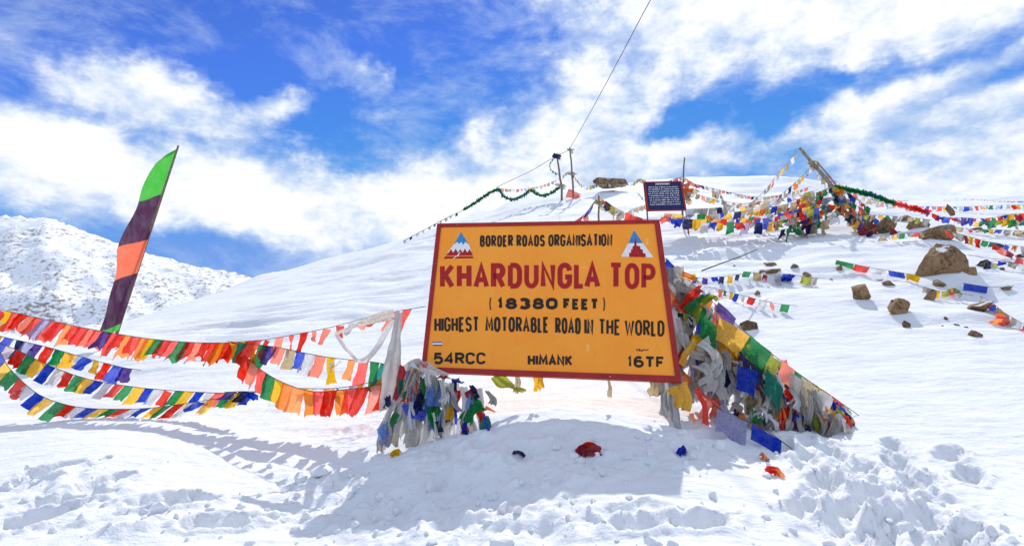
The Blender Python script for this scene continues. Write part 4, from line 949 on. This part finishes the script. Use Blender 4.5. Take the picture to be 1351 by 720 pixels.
flag_string('faded rag line above the boulder near the right border', [(1250, 298), (1285, 302), (1320, 303), (1375, 306)], 'kdrkgyb', .17, .15, gap=.15, wave=.3, mess=.6)
flag_string('worn line of flags from the brown block to the boulder top', [(1160, 312), (1190, 308), (1215, 306), (1245, 300)], 'dkwygkr', .16, .16, gap=.1, wave=.3, mess=.6)
flag_string('lone white cord with rags hanging below the mound', [(1076, 285, 15.2), (1077, 300, 14.7), (1076, 312, 14.2)], 'tk', .1, .08, .6, (0, 0), .3)
garland('green scarf garland fading into red right of the leaning pole', [(1104, 246, 16.8), (1125, 251, 16.8), (1150, 257, 16.8), (1175, 266, 16.6), (1200, 273, 16.4), (1225, 280, 16.2)], 'ggtgrr', .075, 150, drop=.3)
flag_string('tiny pale flags along the right skyline', [(1145, 261, 24), (1200, 267, 25), (1250, 266, 26), (1300, 267, 26), (1380, 264, 26)], 'wskdclyws', .17, .18, .1, (0, 0), .3)
flag_string('dense blue purple and red flags strung along the right slope', [(1222, 279, 15.6), (1245, 286, 15.4), (1270, 287, 15.2), (1300, 288, 15), (1330, 283, 14.9), (1380, 280, 14.6)], 'prpbrlpbrprgrbymrn', .20, .25, gap=-.3, wave=.3, jit=.4, mess=.5)
flag_string('green and yellow flags under the dense string at the right border', [(1285, 292, 14.7), (1310, 291, 14.6), (1335, 290, 14.5), (1380, 292, 14.2)], 'ytgeygkt', .21, .24, gap=-.25, wave=.3, jit=.4, mess=.5)
flag_string('yellow green flag line from the mound to the big boulder', [(1130, 284, 15.2), (1160, 284, 14.8), (1195, 286, 14.4), (1230, 290, 14)], 'kedygkwde', .15, .16, gap=.15, wave=.3, jit=.4)
flag_string('mixed dark flag line behind the big boulder sloping to the right border', [(1245, 303, 12.9), (1275, 311, 12.5), (1300, 318, 12.2), (1325, 322, 12), (1380, 330, 11.6)], 'rdkmyrgtnbokdbn', .17, .20, gap=-.2, wave=.3, jit=.4, mess=.6)
flag_string('red flag line slanting down at the right border', [(1308, 321, 12), (1325, 328, 11.7), (1345, 340, 11.3), (1365, 350, 11)], 'rsmrk', .20, .16, gap=.2, wave=.3, jit=.4)
flag_string('small flag tent above the top edge of the orange sign', [(755, 294, 13.6), (772, 282, 13.7), (790, 262, 13.8), (812, 274, 13.7), (835, 284, 13.6), (860, 292, 13.4)], 'rmsbcryonedkr', .22, .28, gap=-.3, wave=.3, jit=.4, mess=.6)
flag_string('thin flag cord joining the small tent to the notice board', [(790, 266, 13.9), (815, 284, 14.4), (835, 276, 15.5), (853, 270, 16.8)], 'ydwykw', .16, .16, gap=.2, wave=.3)
pole('short stick holding up the small flag tent behind the sign', 'stick', [at(790, 288, 13.8), at(790, 274, 13.8), at(789.5, 258, 13.8)], .03, M_WOOD, [(.9, .2, 'k')])
# lines lying on the slope at the right
flag_string('blue and purple flags along the snow behind the right guy cords', [(915, 366), (935, 366), (960, 364), (980, 361)], 'bpbnyn', .15, .17, gap=.15, wave=.2, mess=.4)
flag_string('green red grey and blue flags hung before the long flat rock', [(980, 358), (1000, 360), (1025, 363), (1040, 361), (1068, 366), (1088, 367)], 'gdmkbbek', .18, .2, gap=.12, wave=.25, jit=.4, mess=.4)
flag_string('pastel flag string with pink green yellow blue lying on smooth snow', [(935, 378), (950, 382), (978, 389), (1005, 396), (1030, 401), (1052, 403)], 'wsgybwr', .16, .16, gap=.22, wave=.15, mess=.4)
flag_string('red white blue yellow green flags stretched below the left of the boulder', [(1103, 343), (1125, 348), (1150, 353), (1180, 358), (1218, 365)], 'grwbyt', .34, .13, gap=.05, wave=.12)
flag_string('blue and yellow flag pair stretched right of the boulder', [(1270, 373), (1292, 377), (1318, 379), (1338, 377)], 'by', .40, .16, gap=.05, wave=.12)
flag_string('worn flag cord over the small rocks at the lower right', [(1293, 390), (1310, 400), (1325, 412), (1345, 424), (1375, 440)], 'kwrbkyk', .13, .15, gap=.3, wave=.3)
dropped('salmon red flag heap on the slope at the right border', 1325, 430, 'ossr', .26)
dropped('faded yellow rag between the rocks under the boulder', 1258, 386, 'eyd', .2)
dropped('tangled coloured rags right of the boulder', 1303, 351, 'edkn', .26)
dropped('deep blue scarf thrown over the long flat rock', 1033, 372, 'bbb', .26)
o = MB().tube([at(926, 357, 9.2), at(950, 348, 9.9), at(975, 339, 10.6), at(999, 329, 11.3)], [.014, .012, .012, .01], 5).build('slope_rope', M_CORD, None)
tag(o, 'dark slack rope climbing the snow right of the sign', 'rope')

# ------------------------------------------------------------------ rocks
def rock_mat():
    m, t = newmat('brown_granite'); tc = t.n('ShaderNodeTexCoord'); g = t.n('ShaderNodeNewGeometry'); pos = g.outputs['Position']
    n1 = t.noise(pos, 2.2, 6, .65); n2 = t.noise(pos, 18, 6, .7); n3 = t.noise(pos, 60, 3, .6)
    c = t.mix(t.mapr(n1, .36, .64), (.165, .095, .048, 1), (.47, .285, .145, 1))
    c = t.mix(t.m('MULTIPLY', t.mapr(n2, .52, .66), .6), c, (.50, .35, .21, 1))
    c = t.mix(t.mapr(n2, .42, .32), c, (.07, .045, .032, 1)); c = t.mix(t.m('MULTIPLY', t.mapr(n3, .58, .66), .5), c, (.06, .05, .04, 1))
    vo = t.n('ShaderNodeTexVoronoi', feature='DISTANCE_TO_EDGE'); vo.inputs['Scale'].default_value = 1.5
    wv = t.n('ShaderNodeVectorMath', operation='MULTIPLY_ADD'); t.link(t.noise(pos, 3, 4, .6, out=1), wv.inputs[0]); wv.inputs[1].default_value = (1.1, 1.1, 1.1); t.link(pos, wv.inputs[2]); t.link(wv.outputs[0], vo.inputs['Vector'])
    crk = t.mapr(vo.outputs['Distance'], .03, .0); c = t.mix(t.m('MULTIPLY', crk, .45), c, (.035, .026, .02, 1))
    sp = t.n('ShaderNodeSeparateXYZ'); t.link(g.outputs['Normal'], sp.inputs[0])
    sn = t.m('MULTIPLY', t.mapr(sp.outputs[2], .45, .75), t.mapr(t.noise(pos, 4, 4, .6), .53, .58))     # snow caught on ledges
    c = t.mix(sn, c, (.86, .88, .91, 1))
    b = principled(t, c, .85, .2); finish(t, b, t.m('SUBTRACT', t.m('MULTIPLY_ADD', n2, .8, n1), t.m('MULTIPLY', crk, .5)), 1.0, .10); return m
M_ROCK = rock_mat()
ico = bmesh.new(); bmesh.ops.create_icosphere(ico, subdivisions=4, radius=1); IV = np.array([v.co[:] for v in ico.verts]); IF = [tuple(v.index for v in f.verts) for f in ico.faces]; ico.free()
def rock(name, label, pos, dims, rot=0, seed=1, cuts=16, group=None, sink=.3, planes=()):
    rs = np.random.RandomState(seed); v = IV.copy()
    for k in range(cuts):
        n = rs.normal(size=3); n /= np.linalg.norm(n); d = rs.uniform(.36, .78)
        e = v @ n - d; m = e > 0; v[m] -= np.outer(e[m], n)
    for nn_, d in planes:
        n = np.array(nn_) / np.linalg.norm(nn_); e = v @ n - d; m = e > 0; v[m] -= np.outer(e[m], n)
    for s, a in ((1.6, .08), (4, .05), (9, .035), (20, .015)):
        v = v * (1 + a * np.array([mnoise.noise(Vector(p * s) + Vector((seed * 3.1, 0, 0))) for p in v]))[:, None]
    v = v * np.array(dims) * .5; c, s_ = math.cos(rot), math.sin(rot)
    v = np.stack([v[:, 0] * c - v[:, 2] * s_, v[:, 1], v[:, 0] * s_ + v[:, 2] * c], 1)
    o = mesh_obj(name, v.tolist(), IF, M_ROCK, None, False)
    o.location = Vector(pos) + Vector((0, 0, dims[2] * (.5 - sink)))
    return tag(o, label, 'rock', group)
def rock_px(name, label, px, pyb, wpx, hpx, rot=0, seed=1, depth_ratio=.8, group=None, dep=None, sink=.3, **kw):
    p = on_snow(px, pyb) if dep is None else G(px, dep)
    k = p.y / F_PX; w, h = wpx * k, hpx * k
    p = p + Vector((0, w * depth_ratio * .3, 0)); p.x = ray(px, pyb).x * p.y; p.z = gz(p.x, p.y) if dep is None else p.z
    base = at(px, pyb, p.y); p.z = base.z
    return rock(name, label, p, (w * 1.08, w * depth_ratio, h * 1.5), rot, seed, group=group, sink=sink, **kw)
rock_px('boulder', 'large brown boulder with a flat slanting face on the right slope', 1244, 366, 96, 70, -.06, 3, .8, cuts=5, planes=[((-.42, -.32, .85), .40), ((.40, -.85, .30), .50), ((.52, -.15, .82), .44), ((-.5, -.6, -.6), .55), ((-.25, -.95, .25), .55), ((.05, -.1, 1), .60)])
rock_px('boulder', 'brown rock wedged behind the large boulder top', 1240, 318, 62, 20, .25, 8, .8)
rock_px('rock', 'brown block at the right foot of the flag mound', 1172, 307, 26, 22, -.4, 5)
rock_px('rock', 'low brown ledge above the right of the flag mound', 1208, 302, 34, 15, .2, 15)
rock_px('rock', 'flat rock between the mound ledge and the boulder', 1190, 292, 34, 9, .1, 18)
rock_px('rock', 'upright rough dark rock left of the trio below the boulder', 1136, 396, 31, 30, .2, 21)
rock_px('rock', 'brown flat topped rock in the snow below the boulder', 1187, 414, 38, 21, -.15, 24)
rock_px('rock', 'tan wedge rock just below the boulder', 1229, 397, 20, 18, -.5, 27)
rock_px('rock', 'slanting slab touching the foot of the boulder', 1240, 380, 26, 15, -.5, 29)
rock_px('rock', 'brown chunk at the right foot of the boulder', 1280, 365, 26, 14, -.3, 31)
rock_px('rock', 'small grey pyramid stone alone on smooth snow', 1195, 433, 15, 10, .1, 33)
rock_px('rock', 'broad low rock with a snow hollow at the lower right', 1292, 411, 46, 17, -.05, 36)
rock_px('rock', 'little stone at the bottom of the right rock field', 1284, 445, 21, 12, .1, 39)
rock_px('rock', 'tilted small dark stone left of the stretched red flag', 1107, 359, 17, 10, .5, 41)
rock_px('rock', 'thin tan shard beside the upright rough rock', 1174, 378, 26, 9, -.3, 44)
rock_px('rock', 'long flat tan rock behind the right guy cords', 1016, 364, 46, 15, .05, 46)
rock_px('rock', 'brown rock at the upper right of the long flat rock', 1049, 355, 18, 9, .1, 48)
rock_px('rock', 'brown rock at the right end of the long flat rock', 1064, 366, 18, 10, -.3, 50)
rock_px('rock', 'thin brown shard above the long flat rock', 1018, 351, 24, 6, -.1, 52)
rock_px('rock', 'tiny round stone above the pastel flag string', 998, 390, 10, 7, .1, 54)
rock_px('rock', 'brown stone behind the outer guy cord', 984, 436, 30, 18, -.5, 56)
rock_px('rock', 'dark stone at the yellow flag of the stretched pair', 1328, 384, 18, 11, -.2, 58)
rock_px('rock', 'low brown stone above the boulder at the right', 1288, 304, 15, 6, .0, 60)
rock_px('rock', 'small rock at the right end of the skyline flags', 1255, 284, 14, 17, .3, 62, dep=14.6)
rock_px('rock', 'half buried rock at the right border above the stretched pair', 1345, 312, 18, 8, .0, 64)
rock_px('rock', 'flat stone at the right border under the red flag line', 1346, 340, 20, 7, .1, 66)
rock_px('rock', 'rounded brown rock cresting the summit by the poles', 806, 247, 56, 14, .0, 68, dep=27, sink=.25)
PEB = ['tiny stone just below the broad low rock', 'flat brown sliver below the broad low rock', 'smallest dark speck stone at the bottom of the rock field', 'little flat stone left of the salmon flag heap', 'tiny stone under the tilted dark stone near the red flag',
       'small stone between the upright rough rock and the tan shard', 'tiny stone beside the dark slack rope', 'small dark stone right of the boulder under the tangled rags', 'small stone at the upper left of the big boulder', 'small stone above the dark flag line at the right']
for i, (px, py, w, h) in enumerate([(1248, 422, 6, 5), (1262, 430, 14, 5), (1244, 431, 5, 3), (1275, 433, 8, 4), (1096, 370, 5, 3), (1162, 371, 8, 4), (968, 352, 5, 3), (1322, 357, 8, 5), (1215, 315, 9, 5), (1310, 300, 8, 4)]):
    rock_px('pebble', PEB[i], px, py, w, h, 0, 80 + i, group='small stones on the right slope')

# ------------------------------------------------------------------ loose snow clods
def clods():
    bm = bmesh.new(); bmesh.ops.create_icosphere(bm, subdivisions=2, radius=1); bv = np.array([v.co[:] for v in bm.verts]); bf = np.array([[v.index for v in f.verts] for f in bm.faces]); bm.free()
    rs = np.random.RandomState(4); VV = []; FF = []; nb = 0
    for k in range(800):
        cx, cy, a, b, w = CH[rs.randint(len(CH))]
        x = cx + rs.normal() * a * .75; y = cy + rs.normal() * b * .9
        if y < 2.4 or w < .68 or (cy > 4.2 and abs(cx) < 1.2): continue
        s = .007 + .03 * rs.rand() ** 3.2 * (2.2 if rs.rand() < .12 else 1)
        v = bv * (1 + .28 * np.array([mnoise.noise(Vector(p * 1.7) + Vector((k * 1.7, 0, 0))) for p in bv]))[:, None]
        for _ in range(4):
            n = rs.normal(size=3); n /= np.linalg.norm(n); e = v @ n - .62; m = e > 0; v[m] -= np.outer(e[m], n)
        v = v * s * rs.uniform(.7, 1.4, 3) + np.array([x, y, gz(x, y) + s * .12])
        VV.append(v); FF.append(bf + nb); nb += len(bv)
    o = mesh_obj('snow_clods', np.concatenate(VV).tolist(), np.concatenate(FF).tolist(), M_SNOW, None, False)
    tag(o, 'loose broken snow clods on the trampled foreground', 'snow', kind='stuff')
clods()
